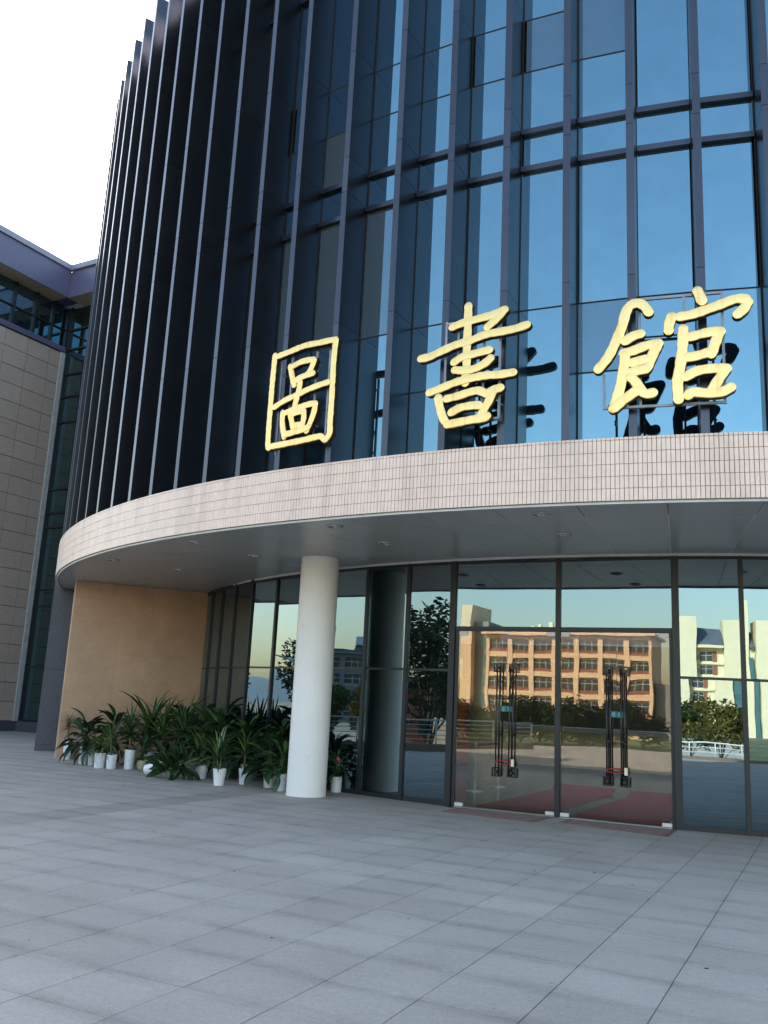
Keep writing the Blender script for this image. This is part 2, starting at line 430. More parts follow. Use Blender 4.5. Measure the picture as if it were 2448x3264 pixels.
# panes, transoms and seals between the fins
cache = {}
def slab_mesh(key, name, mt, *a):
    k = (name, mt)+tuple(round(x, 3) for x in a)
    if k not in cache: cache[k] = MB().box(*a).mesh(name, MT[mt])
    return cache[k]
rows = [4.93, 6.97, 9.11, 9.70, 10.72, 11.60, 13.72, 14.31, 16.15]
fd = sorted(fin_deg)
for i, (a, b) in enumerate(zip(fd, fd[1:])):
    mid = rad((a+b)/2); dw = round(rad(b-a), 3); hw = RG*math.tan(dw/2)-FT/2-.012
    rr = list(rows)
    near20 = (a+b)/2
    if near20 > -19.9: rr.remove(10.72)
    if near20 > -22.7: rr.remove(11.60)
    if -20 < near20 < -17.4: rr.insert(1, 6.40)
    elif -22.7 < near20 < -19.9: rr.insert(1, 5.98)
    elif -36.95 < near20 < -33.7: rr.insert(1, 5.95)
    elif i % 3 == 0: rr.insert(1, 5.98)
    for z0, z1 in zip(rr, rr[1:]):
        big = z0 in (9.11, 9.70, 13.72, 14.31)
        lo = .045 if big else .008
        hi = .045 if z1 in (9.11, 9.70, 13.72, 14.31) else .008
        mt = 'upper'
        if (z0 == 10.72 and -25.3 < near20 < -17.4) or (z0 > 4 and random.random() < .06): mt = 'upper2'
        if z0 == 6.97 and -40 < near20 < -30: mt = 'upper2'
        me = slab_mesh(0, 'window_pane', mt, -hw, hw, -RG, -RG+.02, z0+lo, z1-hi)
        ob('window_pane', me, LIB, rot=(0, 0, mid+random.gauss(0, .0012)))
    for z in (9.11, 9.70, 13.72, 14.31):
        ob('transom', slab_mesh(0, 'transom', 'fin', -hw, hw, -RG-.07, -RG+.03, z-.04, z+.04), LIB, rz=mid)
    for z in rr:
        if z not in (9.11, 9.70, 13.72, 14.31):
            ob('glazing_bar', slab_mesh(0, 'glazing_bar', 'sealant', -hw, hw, -RG-.004, -RG+.03, z-.011, z+.011), LIB, rz=mid)
    for s in (-1, 1):
        ob('window_seal', slab_mesh(0, 'window_seal', 'sealant', s*(hw+.006)-.006, s*(hw+.006)+.006, -RG-.012, -RG+.02, 4.9, 16.15), LIB, rz=mid)
MB().sector(16.2, 16.95, T0, rad(248), 4.95, 16.1, 90).build('light_stop_core', MT['core'], LIB)  # opaque drum behind the panes, added to block light leaks
MB().sector(10.5, 17.05, 0, 2*pi, 16.1, 16.18, 72).build('roof', MT['greywall'], LIB)
MB().sector(10.45, 10.6, 0, 2*pi, 4.04, 16.7, 64).build('daylight_shaft', MT['column'], LIB)  # unseen white shaft, added and widened to bring daylight into the hall
MB().lathe([(.01, 16.3), (10.44, 16.3), (10.44, 16.32), (.01, 16.32)], 48).build('added_skylight', MT['clear'], LIB)  # unseen roof opening, added to light the hall below
MB().sector(10.61, 16.9, 0, 2*pi, 4.16, 4.8, 72).build('floor_slab', MT['core'], LIB)

# canopy band with its tiles
band = MB().sector(16.9, RB-.008, T0, T1, ZS+.005, ZB-.004, 110).build('canopy_band', MT['tilejoint'], LIB)
TW = .0535/RB
nt_ = int((T1-T0)/TW)
trow = [(ZB-.036, ZB)]+[(ZB-.036-.1503*(k+1), ZB-.036-.1503*k) for k in range(5)]
tl = []
for i in range(nt_):
    t = T0+TW*(i+.5)
    for z0, z1 in trow: tl.append((t, z0, z1))
def tdist(q):
    x, y = pol(RB, q[0]); return abs(math.degrees(q[0])+16.5)
tl.sort(key=tdist)
hw = .0535/2-.0022
tme = {}
for z0, z1 in trow:
    m = MB(); y0, y1, b = -RB+.004, -RB-.006, .0025
    vs = [(-hw, y0, z0+.002), (hw, y0, z0+.002), (hw, y0, z1-.002), (-hw, y0, z1-.002),
          (-hw+b, y1, z0+.0012+b), (hw-b, y1, z0+.0012+b), (hw-b, y1, z1-.0012-b), (-hw+b, y1, z1-.0012-b)]
    m.add(vs, [(0, 1, 5, 4), (1, 2, 6, 5), (2, 3, 7, 6), (3, 0, 4, 7), (4, 5, 6, 7)])
    tme[z0] = m.mesh('tile', MT['tile'])
for t, z0, z1 in tl[:300]:
    ob('tile', tme[z0], band, rot=(0, 0, t+random.gauss(0, .00003)))
m = MB()
for t, z0, z1 in tl[300:]:
    j = random.gauss(0, .0008); c, s = cos(t), sin(t)
    vs = []
    for x, y, z in ((-hw, -RB+.004, z0+.002), (hw, -RB+.004, z0+.002), (hw, -RB+.004, z1-.002), (-hw, -RB+.004, z1-.002),
                    (-hw+.002, -RB-.006+j, z0+.003), (hw-.002, -RB-.006+j, z0+.003), (hw-.002, -RB-.006+j, z1-.003), (-hw+.002, -RB-.006+j, z1-.003)):
        vs.append((x*c-y*s, x*s+y*c, z))
    m.add(vs, [(0, 1, 5, 4), (1, 2, 6, 5), (2, 3, 7, 6), (3, 0, 4, 7), (4, 5, 6, 7)])
stuff(m.build('tile_field', MT['tilefield'], band))
MB().sector(RB-.06, RB-.03, T0, T1, ZS-.025, ZS+.004, 110).build('drip_edge', MT['bead'], LIB)

# soffit
sof = MB().sector(13.7, RB-.03, T0, T1, ZS+.0062, ZS+.05, 110).build('soffit', MT['soffitjoint'], LIB)
jr = [RB-.07, 16.65, 14.76, 13.99]
jd = [-4.0+3.5*k for k in range(12, 0, -1)][::1]
edges = [-18.75+3.5*k for k in range(-26, 17)]
for k, (a, b) in enumerate(zip(edges, edges[1:])):
    for r1, r0 in zip(jr, jr[1:]):
        t0, t1 = rad(a)+.007/r1, rad(b)-.007/r1
        MB().sector(r0+.006, r1-.006, t0, t1, ZS+.0015, ZS+.018, 4).build('soffit_panel', MT['soffit'], sof)
MB().sector(13.93, 13.985, T0, T1, ZS-.03, ZS+.005, 110).build('soffit_bead', MT['bead'], LIB)
# recessed downlights
lm = MB().lathe([(.094, .004), (.118, .004), (.118, -.012), (.108, -.020), (.096, -.014), (.094, .004)], 24).mesh('downlight', MT['chrome'], True)
lr = MB().lathe([(.005, .0035), (.0935, .0035), (.0935, .0030), (.005, .0030)], 20).mesh('recess_shade', MT['lampdark'])  # flush dark disc; the recess's shade is painted into its colour
bl = MB().tube([(0, -.03, .002), (0, -.03, -.022)], .012, 8).tube([(0, .03, .002), (0, .03, -.022)], .012, 8).mesh('lamp_tube', MT['bulb'], True)
for r, ds in ((17.17, (-2.5, -13.2, -23.95, -34.4, -45, -56.2, -67.5)), (15.74, (-2.5, -13.3, -24.04, -34.66, -45.87, -57.0, -68.6))):
    for d in ds:
        x, y = pol(r, rad(d)); o = ob('downlight', lm, LIB, (x, y, ZS), random.random()*3)
        ob('recess_shade', lr, o); ob('lamp_tube', bl, o)

# ground floor glazing: faceted ring with a flat double-door bay
RW = 13.93
gd = [-72.2, -68.5, -65.1, -61.5, -57.4, -53.65, -49.6, -45.5, -41.4, -37.47, -33.63]
gd2 = [-18.55, -14.64, -10.7, -6.8, -2.9, 1.0, 4.9, 8.8, 12.7, 16.6, 20.5, 24.4]
RWD = {-49.6: 13.85, -53.65: 13.84, -57.4: 13.96, -61.5: 13.95, -65.1: 13.99, -68.5: 14.04, -72.2: 14.06}   # the ring opens slightly at its end
def bay(a, b, gl='side'):
    P, Q = Vector((*pol(RWD.get(a, RW), rad(a)), 0)), Vector((*pol(RWD.get(b, RW), rad(b)), 0)); L = (Q-P).length; u = (Q-P)/L; rz = math.atan2(u.y, u.x); c = (P+Q)/2
    for z0, z1 in ((.075, 2.185), (2.225, 4.02)):
        MB().box(-L/2+.036, L/2-.036, -.01, .01, z0, z1).build('glass_pane', MT[gl], LIB, loc=c, rz=rz+random.gauss(0, .002))
    MB().box(-L/2+.03, L/2-.03, -.03, .05, 0, .07).build('sill_rail', MT['frame'], LIB, loc=c, rz=rz)
    MB().box(-L/2+.03, L/2-.03, -.03, .05, 4.025, 4.098).build('head_rail', MT['frame'], LIB, loc=c, rz=rz)
    MB().box(-L/2+.033, L/2-.033, -.015, .03, 2.188, 2.222).build('transom_rail', MT['frame'], LIB, loc=c, rz=rz)
for G in (gd, gd2):
    for a, b in zip(G, G[1:]): bay(a, b)
mull = MB().box(-.035, .035, -RW-.045, -RW+.10, 0, 4.097).mesh('mullion', MT['frame'])
mullw = MB().box(-.055, .055, -RW-.05, -RW+.12, 0, 4.099).mesh('mullion', MT['frame'])
for d in gd[:-1]+gd2[1:]:
    k_ = RWD.get(d, RW)-RW; ob('mullion', mull, LIB, (k_*sin(rad(d)), -k_*cos(rad(d)), 0), rad(d))
for d in (gd[-1], gd2[0]): ob('mullion', mullw, LIB, rz=rad(d))
# door bay, frame of reference: x along the doors, y outwards negative
PA, PB = Vector((*pol(RW, rad(gd[-1])), 0)), Vector((*pol(RW, rad(gd2[0])), 0)); DL = (PB-PA).length; du = (PB-PA)/DL; DRZ = math.atan2(du.y, du.x)
def dbox(name, mt, x0, x1, y0, y1, z0, z1, parent=None):
    if parent is None: return MB().box(x0, x1, y0, y1, z0, z1).build(name, MT[mt], LIB, loc=PA, rz=DRZ)
    return MB().box(x0, x1, y0, y1, z0, z1).build(name, MT[mt], parent)
xm = DL/2
dbox('mullion', 'frame', xm-.04, xm+.04, -.05, .10, 0, 4.096)
dbox('door_header', 'frame', .056, xm-.041, -.04, .06, 2.875, 2.945); dbox('door_header', 'frame', xm+.041, DL-.056, -.04, .06, 2.875, 2.945)
dbox('head_rail', 'frame', .056, xm-.041, -.03, .05, 4.025, 4.095); dbox('head_rail', 'frame', xm+.041, DL-.056, -.03, .05, 4.025, 4.095)
dbox('glass_pane', 'side', .056, xm-.041, -.01, .01, 2.95, 4.02); dbox('glass_pane', 'side', xm+.041, DL-.056, -.01, .01, 2.95, 4.02)
dbox('door_jamb', 'frame', .058, .115, -.02, .05, 0, 2.874); dbox('door_jamb', 'frame', DL-.098, DL-.058, -.02, .05, 0, 2.874)
dbox('threshold', 'grey', .116, DL-.1, -.05, .05, 0, .012)
for k, (x0, xs, x1) in enumerate(((.12, .972, xm-.045), (xm+.045, 2.755, DL-.102))):
    for side, (a, b) in enumerate(((x0, xs-.003), (xs+.003, x1))):
        leaf = MB().box(a, b, -.006, .006, .02, 2.868).build('door_leaf', MT['door'], LIB, loc=PA+Vector((0, 0, 0)), rz=DRZ+random.gauss(0, .0008))
        hx = xs-.115 if side == 0 else xs+.105
        # patch fittings at the hinge corners
        px0, px1 = (a, a+.145) if side == 0 else (b-.145, b)
        dbox('patch_fitting', 'plate', px0+.002, px1-.002, -.022, .022, .022, .075, leaf)
        dbox('patch_fitting', 'plate', px0+.002, px1-.002, -.022, .022, 2.80, 2.866, leaf)
        # pull handle: twin bars with square brackets, outside and inside
        for yy in (-1, 1):
            hb = MB()
            for q in (-.028, .028): hb.tube([(hx+q, yy*.075, .56), (hx+q, yy*.075, 2.30)], .013, 8)
            hnd = hb.build('pull_handle', MT['black'], leaf, True)
            for zc in (.61, 2.27):
                fb = MB(); s = .072; cx = hx+(-.02 if side == 0 else .02)
                fb.box(cx-s, cx+s, yy*.06-.02, yy*.06+.02, zc+s-.016, zc+s).box(cx-s, cx+s, yy*.06-.02, yy*.06+.02, zc-s, zc-s+.016)
                fb.box(cx-s, cx-s+.018, yy*.06-.02, yy*.06+.02, zc-s+.0165, zc+s-.0165).box(cx+s-.018, cx+s, yy*.06-.02, yy*.06+.02, zc-s+.0165, zc+s-.0165)
                fb.box(cx-.022, cx+.022, min(yy*.008, yy*.098), max(yy*.008, yy*.098), zc-.022, zc+.022)
                fb.build('handle_bracket', MT['black'], hnd)
            for zc in (2.05, 1.2):
                MB().box(hx-.03, hx+.03, yy*.075-.008, yy*.075+.008, zc-.012, zc+.012).build('spacer', MT['black'], hnd)
        # small green sticker with the sign for PULL
        sx = xs-.052 if side == 0 else xs+.052
        st = MB().box(sx-.047, sx+.047, -.0085, -.0065, 1.565, 1.655).build('pull_sticker', MT['sticker'], leaf)
        gl = MB()
        def sk(u0, v0, u1, v1, t=.0032):
            gl.box(sx+u0, sx+u1, -.0098, -.0088, 1.618+v0, 1.618+v1)
        sk(-.024, .008, -.006, .011); sk(-.024, -.006, -.006, -.003); sk(-.0165, -.022, -.0135, .022); sk(-.021, -.022, -.0167, -.019)
        sk(.006, .014, .010, .023); sk(-.003, .009, .022, .0125); sk(.0005, -.014, .0035, .005); sk(.0145, -.014, .0175, .005); sk(-.006, -.021, .025, -.0175)
        sk(-.022, -.040, .022, -.036)
        gl.build('lettering', MT['white'], st)

# side wall under the canopy, dark pier, interior
W0, W1 = Vector((-7.23-CX, 21.06-CY)), Vector((-4.28-CX, 22.42-CY)); wd = (W1-W0).normalized(); wn = Vector((-wd.y, wd.x))
sw = MB().prism([tuple(W0+wn*.012+wd*.003), tuple(W1+wn*.012), tuple(W1+wn*.35), tuple(W0+wn*.35+wd*.003)], 0, ZS-.003).build('side_wall', MT['wallb'], LIB)
WL = (W1-W0).length; nc = 3; zr = [0, .78, 1.58, 2.38, 3.18, ZS-.003]
for i in range(nc):
    for za, zb in zip(zr, zr[1:]):
        a_, b_ = W0+wd*(WL*i/nc+(.001 if i else 0)), W0+wd*(WL*(i+1)/nc-.001); j = wn*random.uniform(0, .0012)
        MB().prism([tuple(a_+j), tuple(b_+j), tuple(b_+wn*.0115), tuple(a_+wn*.0115)], za+.001, zb-.001).build('wall_slab', MT['wallb'], sw)
p0, p1 = Vector((-8.44-CX, 22.95-CY)), Vector((-7.1-CX, 23.35-CY))
pd = (p1-p0).normalized(); pn = Vector((-pd.y, pd.x))
pier = MB().prism([tuple(p0), tuple(p1), tuple(p1+pn*3), tuple(p0+pn*3)], .16, 2.02).build('pier', MT['granite'], LIB)
MB().prism([tuple(p0), tuple(p1), tuple(p1+pn*3), tuple(p0+pn*3)], 2.026, ZS+.3).build('pier_block', MT['granite'], pier)
MB().prism([tuple(p0), tuple(p1), tuple(p1+pn*3), tuple(p0+pn*3)], 0, .155).build('pier_block', MT['granite'], pier)
MB().lathe([(.01, -.02), (13.86, -.02), (13.86, .010), (.01, .010)], 96).build('inside_floor', MT['floorin'], LIB)
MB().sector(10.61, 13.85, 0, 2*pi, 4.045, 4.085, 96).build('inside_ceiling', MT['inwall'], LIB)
# rear half of the ground floor: unseen windows between piers, put in to daylight the hall
for k in range(20):
    a = 30+k*13.0
    if a+13 > 287: break
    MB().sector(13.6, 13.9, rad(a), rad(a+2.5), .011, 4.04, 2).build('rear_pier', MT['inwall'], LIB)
    MB().sector(13.7, 13.72, rad(a+2.5), rad(a+13), 1.0, 3.6, 6).build('added_rear_window', MT['side'], LIB)
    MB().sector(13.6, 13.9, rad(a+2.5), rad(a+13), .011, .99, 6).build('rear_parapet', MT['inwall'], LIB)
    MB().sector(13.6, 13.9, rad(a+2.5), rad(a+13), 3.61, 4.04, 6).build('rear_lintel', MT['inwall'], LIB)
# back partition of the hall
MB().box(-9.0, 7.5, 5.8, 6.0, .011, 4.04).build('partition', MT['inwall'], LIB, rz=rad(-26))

# white round column under the canopy
colm = MB().lathe([(.346, 0), (.346, .012), (.341, .016), (.340, .5), (.340, 4.098)], 56).build('round_column', MT['shaft'], None, True, (-1.10, 15.83, 0))
smooth_angle(colm, 30); tag(colm, 'smooth white round column holding up the canopy beside the potted plants', 'column')

# ------------------------------------------------------------------ gold characters of the library's name
def resample(pts, step=.022):
    P = [Vector((x, 0, z)) for x, z in pts]
    if len(P) == 2: Q = [P[0], P[1]]
    out = []
    n = len(P)
    for i in range(n-1):
        p0, p1, p2, p3 = P[max(i-1, 0)], P[i], P[i+1], P[min(i+2, n-1)]
        k = max(2, int((p2-p1).length/step))
        for j in range(k):
            t = j/k
            out.append(.5*((2*p1)+(p2-p0)*t+(2*p0-5*p1+4*p2-p3)*t*t+(3*p1-p0-3*p2+p3)*t**3))
    out.append(P[-1]); return out
def split(pts, ang=48):
    segs = [[pts[0]]]
    for i in range(1, len(pts)):
        segs[-1].append(pts[i])
        if i < len(pts)-1:
            a = Vector((pts[i][0]-pts[i-1][0], pts[i][1]-pts[i-1][1])); b = Vector((pts[i+1][0]-pts[i][0], pts[i+1][1]-pts[i][1]))
            if a.length and b.length and math.degrees(a.angle(b)) > ang: segs.append([pts[i]])
    return segs
PROF = [(-1, .075), (-1, .0), (-.95, -.006), (-.85, -.0095), (-.5, -.0105), (0, -.011), (.5, -.0105), (.85, -.0095), (.95, -.006), (1, .0), (1, .075)]
def stroke(m, pts, w, dy):
    for sg in split(pts):
        C = resample(sg); n = len(C)
        T = [(C[min(i+1, n-1)]-C[max(i-1, 0)]).normalized() for i in range(n)]
        st = []; hw = w/2; ph = random.random()*6
        for k in range(6): a = pi/2*(k+.15)/6; st.append((C[0]-T[0]*hw*cos(a), T[0], sin(a)))
        for i in range(n): st.append((C[i], T[i], 1+.035*sin(i*.55+ph)+.03*sin(i*1.31+ph*2)+random.gauss(0, .012)))
        for k in range(5, -1, -1): a = pi/2*(k+.15)/6; st.append((C[-1]+T[-1]*hw*cos(a), T[-1], sin(a)))
        vs = []; L = len(PROF)
        for c, t, s in st:
            nx = Vector((t.z, 0, -t.x))
            for a, d in PROF:
                e = .35+.65*s if s < 1 else 1
                vs.append(c+nx*(a*hw*s)+Vector((0, (d if d > 0 else d*e)+dy, 0)))
        fs = []
        for i in range(len(st)-1):
            for k in range(L-1): fs.append((i*L+k, i*L+k+1, (i+1)*L+k+1, (i+1)*L+k))
            fs.append((i*L+L-1, i*L, (i+1)*L, (i+1)*L+L-1))
        fs += [tuple(range(L)), tuple(range((len(st)-1)*L, len(st)*L))[::-1]]
        for i in range(len(st)-1): m.side += [len(m.f)+i*L, len(m.f)+i*L+L-2, len(m.f)+i*L+L-1]
        m.side += [len(m.f)+len(fs)-1, len(m.f)+len(fs)-2]
        m.add(vs, fs)
CHARS = [
('A',-35.065,5.937,0.088,[
 [(-0.583, 0.697), (-0.595, 0.312), (-0.596, -0.07), (-0.596, -0.456), (-0.587, -0.704), (-0.567, -0.744)],
 [(-0.515, 0.675), (-0.269, 0.707), (-0.007, 0.743), (0.254, 0.735), (0.477, 0.732), (0.568, 0.723), (0.551, 0.415), (0.556, 0.098), (0.559, -0.208), (0.556, -0.493), (0.56, -0.672), (0.502, -0.753)],
 [(-0.509, -0.73), (-0.244, -0.722), (0.067, -0.712), (0.319, -0.696), (0.409, -0.7), (0.472, -0.749)],
 [(-0.257, 0.461), (-0.198, 0.278), (-0.156, 0.16)],
 [(-0.183, 0.465), (-0.038, 0.499), (0.17, 0.494), (0.198, 0.476), (0.132, 0.331), (0.074, 0.282)],
 [(-0.149, 0.201), (-0.069, 0.247), (0.086, 0.271), (0.188, 0.279)],
 [(-0.042, 0.183), (-0.054, 0.083), (-0.084, -0.048), (-0.115, -0.178)],
 [(-0.498, -0.128), (-0.306, -0.055), (-0.078, -0.006), (0.105, 0.04), (0.307, 0.073), (0.486, 0.093)],
 [(-0.33, -0.247), (-0.328, -0.383), (-0.292, -0.54), (-0.269, -0.619)],
 [(-0.256, -0.25), (-0.059, -0.212), (0.176, -0.189), (0.278, -0.197), (0.258, -0.327), (0.209, -0.46), (0.148, -0.583)],
 [(-0.178, -0.295), (-0.134, -0.428), (-0.093, -0.542)],
 [(-0.131, -0.294), (-0.033, -0.275), (0.071, -0.278), (0.08, -0.392), (0.05, -0.512)],
 [(-0.099, -0.474), (0.057, -0.48)],
 [(-0.246, -0.588), (-0.09, -0.576), (0.074, -0.557), (0.175, -0.537)],
],[
 [(-0.53, 0.62), (-0.482, -0.836)],
 [(-0.288, 0.654), (-0.312, -0.198)],
 [(0.176, 0.652), (0.167, -0.668)],
 [(0.413, 0.632), (0.413, -0.782)],
]),
('B',-26.316,5.948,0.103,[
 [(-0.101, 0.845), (-0.101, 0.646), (-0.102, 0.439), (-0.106, 0.233), (-0.103, 0.028), (-0.113, -0.123), (-0.115, -0.224)],
 [(-0.317, 0.58), (-0.177, 0.616), (0.028, 0.642), (0.21, 0.666), (0.33, 0.694), (0.399, 0.713), (0.282, 0.598), (0.173, 0.512)],
 [(-0.753, 0.19), (-0.636, 0.201), (-0.479, 0.253), (-0.271, 0.318), (-0.066, 0.351), (0.136, 0.405), (0.336, 0.416), (0.533, 0.428), (0.698, 0.459)],
 [(-0.274, 0.081), (-0.162, 0.138), (-0.01, 0.159), (0.142, 0.179), (0.202, 0.186)],
 [(-0.26, -0.033), (-0.156, -0.051), (-0.004, -0.05), (0.146, 0.007), (0.224, 0.067)],
 [(-0.61, -0.304), (-0.459, -0.265), (-0.254, -0.207), (-0.051, -0.176), (0.15, -0.16), (0.349, -0.169), (0.529, -0.162)],
 [(-0.481, -0.39), (-0.449, -0.541), (-0.392, -0.697), (-0.332, -0.768)],
 [(-0.36, -0.419), (-0.197, -0.396), (-0.045, -0.363), (0.075, -0.356), (0.176, -0.408), (0.274, -0.369), (0.367, -0.35)],
 [(0.265, -0.388), (0.218, -0.511), (0.152, -0.623), (0.114, -0.698)],
 [(-0.287, -0.613), (-0.161, -0.561), (0.01, -0.549), (0.086, -0.556)],
 [(-0.337, -0.773), (-0.185, -0.757), (0.016, -0.737), (0.165, -0.732), (0.199, -0.711)],
],[
 [(-0.434, 0.702), (-0.438, -0.644)],
 [(-0.26, 0.696), (-0.258, -0.642)],
 [(0.103, 0.662), (0.092, -0.677)],
 [(0.317, 0.608), (0.321, -0.709)],
 [(-0.445, 0.693), (0.326, 0.653)],
 [(-0.435, -0.725), (0.325, -0.705)],
]),
('C',-18.431,5.896,0.112,[
 [(-0.867, -0.178), (-0.751, -0.029), (-0.654, 0.175), (-0.58, 0.369), (-0.542, 0.526), (-0.481, 0.621), (-0.385, 0.638), (-0.314, 0.584), (-0.273, 0.514)],
 [(-0.545, 0.16), (-0.461, 0.212), (-0.372, 0.237)],
 [(-0.565, 0.003), (-0.451, 0.027), (-0.297, 0.08), (-0.167, 0.095), (-0.228, -0.031), (-0.288, -0.182), (-0.318, -0.225)],
 [(-0.553, -0.018), (-0.566, -0.161), (-0.597, -0.355), (-0.634, -0.508), (-0.693, -0.691)],
 [(-0.465, -0.13), (-0.323, -0.095)],
 [(-0.49, -0.258), (-0.395, -0.232), (-0.324, -0.225)],
 [(-0.49, -0.31), (-0.432, -0.379), (-0.363, -0.499), (-0.305, -0.535), (-0.241, -0.526)],
 [(-0.677, -0.686), (-0.564, -0.59), (-0.433, -0.495), (-0.386, -0.485)],
 [(0.293, 0.723), (0.32, 0.654), (0.339, 0.593)],
 [(-0.009, 0.422), (-0.041, 0.32), (-0.045, 0.248)],
 [(0.089, 0.411), (0.223, 0.427), (0.396, 0.476), (0.568, 0.531), (0.705, 0.576), (0.817, 0.571), (0.843, 0.529), (0.801, 0.449), (0.732, 0.385)],
 [(0.121, 0.247), (0.103, -0.018), (0.077, -0.209), (0.044, -0.399), (0.049, -0.627)],
 [(0.199, 0.142), (0.331, 0.17), (0.445, 0.186), (0.53, 0.185), (0.475, 0.054), (0.426, -0.089)],
 [(0.164, -0.113), (0.267, -0.102), (0.427, -0.063)],
 [(0.142, -0.354), (0.263, -0.293), (0.432, -0.274), (0.583, -0.285), (0.495, -0.417), (0.431, -0.526)],
 [(0.16, -0.584), (0.211, -0.549), (0.368, -0.572), (0.536, -0.564), (0.625, -0.52)],
],[
 [(-0.811, -0.225), (-0.807, -0.664)],
 [(-0.38, 0.727), (-0.384, -0.657)],
 [(0.143, 0.714), (0.13, -0.662)],
 [(0.565, 0.73), (0.568, -0.676)],
 [(-0.483, 0.717), (0.583, 0.735)],
 [(-0.825, -0.654), (0.585, -0.658)],
]),

]
names = {'A': ('leftmost gold character, a square frame around small boxes, above the column', 'A'),
         'B': ('middle gold character with a long upright crossing five bars', 'B'),
         'C': ('rightmost and widest gold character, split in left and right halves, in front of blue glass', 'C')}
for nm, th, zc, wdt, strokes, bars in CHARS:
    r = RB+.16; x, y = pol(r, rad(th))
    ch = thing('gold_character', names[nm][0], 'sign character', (CX+x, CY+y, zc), rad(th), 'gold characters of the library sign')
    for k, s in enumerate(strokes):
        m = MB(); m.side = []; stroke(m, s, wdt*1.13, -.0015*k)
        o = m.build('stroke', MT['gold'], ch); o.data.materials.append(MT['return'])
        for fi in m.side: o.data.polygons[fi].material_index = 1
        smooth_angle(o, 22)
    for (x0, z0), (x1, z1) in bars:
        m = MB(); b = .015
        if abs(x1-x0) < .3: xc = (x0+x1)/2; m.box(xc-b, xc+b, .08, .11, min(z0, z1), max(z0, z1))
        else: zc_ = (z0+z1)/2; m.box(min(x0, x1), max(x0, x1), .078, .112, zc_-b, zc_+b)
        m.build('frame_bar', MT['framesteel'], ch)
    for (x0, z0), (x1, z1) in bars[:4]:
        m = MB()
        for zz in (min(z0, z1)+.2, max(z0, z1)-.2): m.box((x0+x1)/2-.012, (x0+x1)/2+.012, .111, .20, zz-.012, zz+.012)
        m.build('bracket', MT['framesteel'], ch)

# ------------------------------------------------------------------ left wing with ribbed stone panels
a = rad(29.5); WE = Vector((sin(a), cos(a))); WN = Vector((cos(a), -sin(a)))   # along the wall, out of the wall
WING = thing('stone_wing', 'taller side wing clad in ribbed tan stone panels with purple tiled eaves', 'building', (-12.45, 31.75, 0), math.atan2(WE.y, WE.x))
# local x along the wall towards the inner corner, local -y out of the wall
def wb(name, mt, x0, x1, y0, y1, z0, z1, par=WING): return MB().box(x0, x1, y0, y1, z0, z1).build(name, MT[mt], par)
wall = wb('wall', 'stonejoint', -4.3, -.14, .03, .5, 0, 13.95)
cols = [-4.3, -3.52, -2.56, -1.60, -.64, -.145]
for xa, xb in zip(cols, cols[1:]):
    z = .35
    while z < 13.7:
        z1 = min(z+.648, 13.93)
        wb('stone_panel', 'stone', xa+.011, xb-.011, -.012+random.gauss(0, .002), .028, z+.010, z1-.010, wall); z += .648
wb('plinth', 'granite', -4.3, -.0, -.03, .028, 0, .34)
wb('rear_shade_mass', 'greywall', -4.25, 14, .6, 16, 0, 17.0)  # unseen solid body, added so the wing shades the paving
wb('corner_trim', 'trim', -.138, .06, -.05, .4, .345, 13.95)
wb('sill_band', 'purple', -4.3, .02, -.08, .4, 13.96, 14.16)
for x0, x1 in ((-4.3, -3.42), (-3.36, -2.34), (-2.26, -1.42), (-1.34, -.62), (-.56, .10)):
    wb('window_pane', 'upper', x0, x1, .16, .18, 14.18, 14.88); wb('window_pane', 'upper', x0, x1, .16, .18, 14.94, 15.83)
for x in (-3.39, -2.30, -1.38, -.59, .14): wb('mullion', 'frame', x-.045, x+.045, .08, .24, 14.165, 15.835)
wb('transom', 'frame', -4.3, .09, .10, .2, 14.885, 14.935)
wb('eave_soffit', 'eavesoffit', -4.4, -.62, -.58, .4, 15.84, 15.88)
wb('eave_fascia', 'purple', -4.4, -.60, -.62, -.585, 15.835, 16.90)
wb('gutter', 'eave', -4.4, -.58, -.70, -.40, 16.905, 17.12)
wb('upper_wall', 'purple', -4.3, 0, -.55, .4, 15.885, 16.88)
# second face of the wing, turning towards the library
wb('curtain_core', 'core', .4, .6, -9, .1, .3, 15.8)
wb('rear_shade_mass', 'greywall', .62, 14, -9, .59, 0, 17.0)  # unseen continuation of the added shading block
wb('plinth', 'granite', .0, .5, -9, -.032, 0, .34)
zz = [.38, 2.2, 4.35, 4.93, 7.2, 7.73, 8.62, 11.2, 12.2, 13.1, 14.1, 14.9, 15.82]
for k in range(5):
    y1 = -.10-k*1.3; y0 = y1-1.22
    for za, zb in zip(zz, zz[1:]): wb('window_pane', 'wingglass', .16, .18, y0, y1, za+.03, zb-.03)
    wb('mullion', 'frame', .06, .24, y0-.08, y0, .345, 15.83)
for z in zz[:-1]: wb('transom', 'frame', .09, .22, -6.6, -.05, z-.03, z+.03)
wb('mullion', 'frame', .062, .24, -.10, -.0505, .345, 15.83)
wb('eave_soffit', 'eavesoffit', -.58, .5, -7, -.585, 15.842, 15.882)
wb('eave_fascia', 'purple', -.60, -.565, -7, -.625, 15.836, 16.90)
wb('gutter', 'eave', -.70, -.40, -7, -.705, 16.905, 17.12)
wb('upper_wall', 'purple', -.55, .5, -7, -.59, 15.885, 16.88)

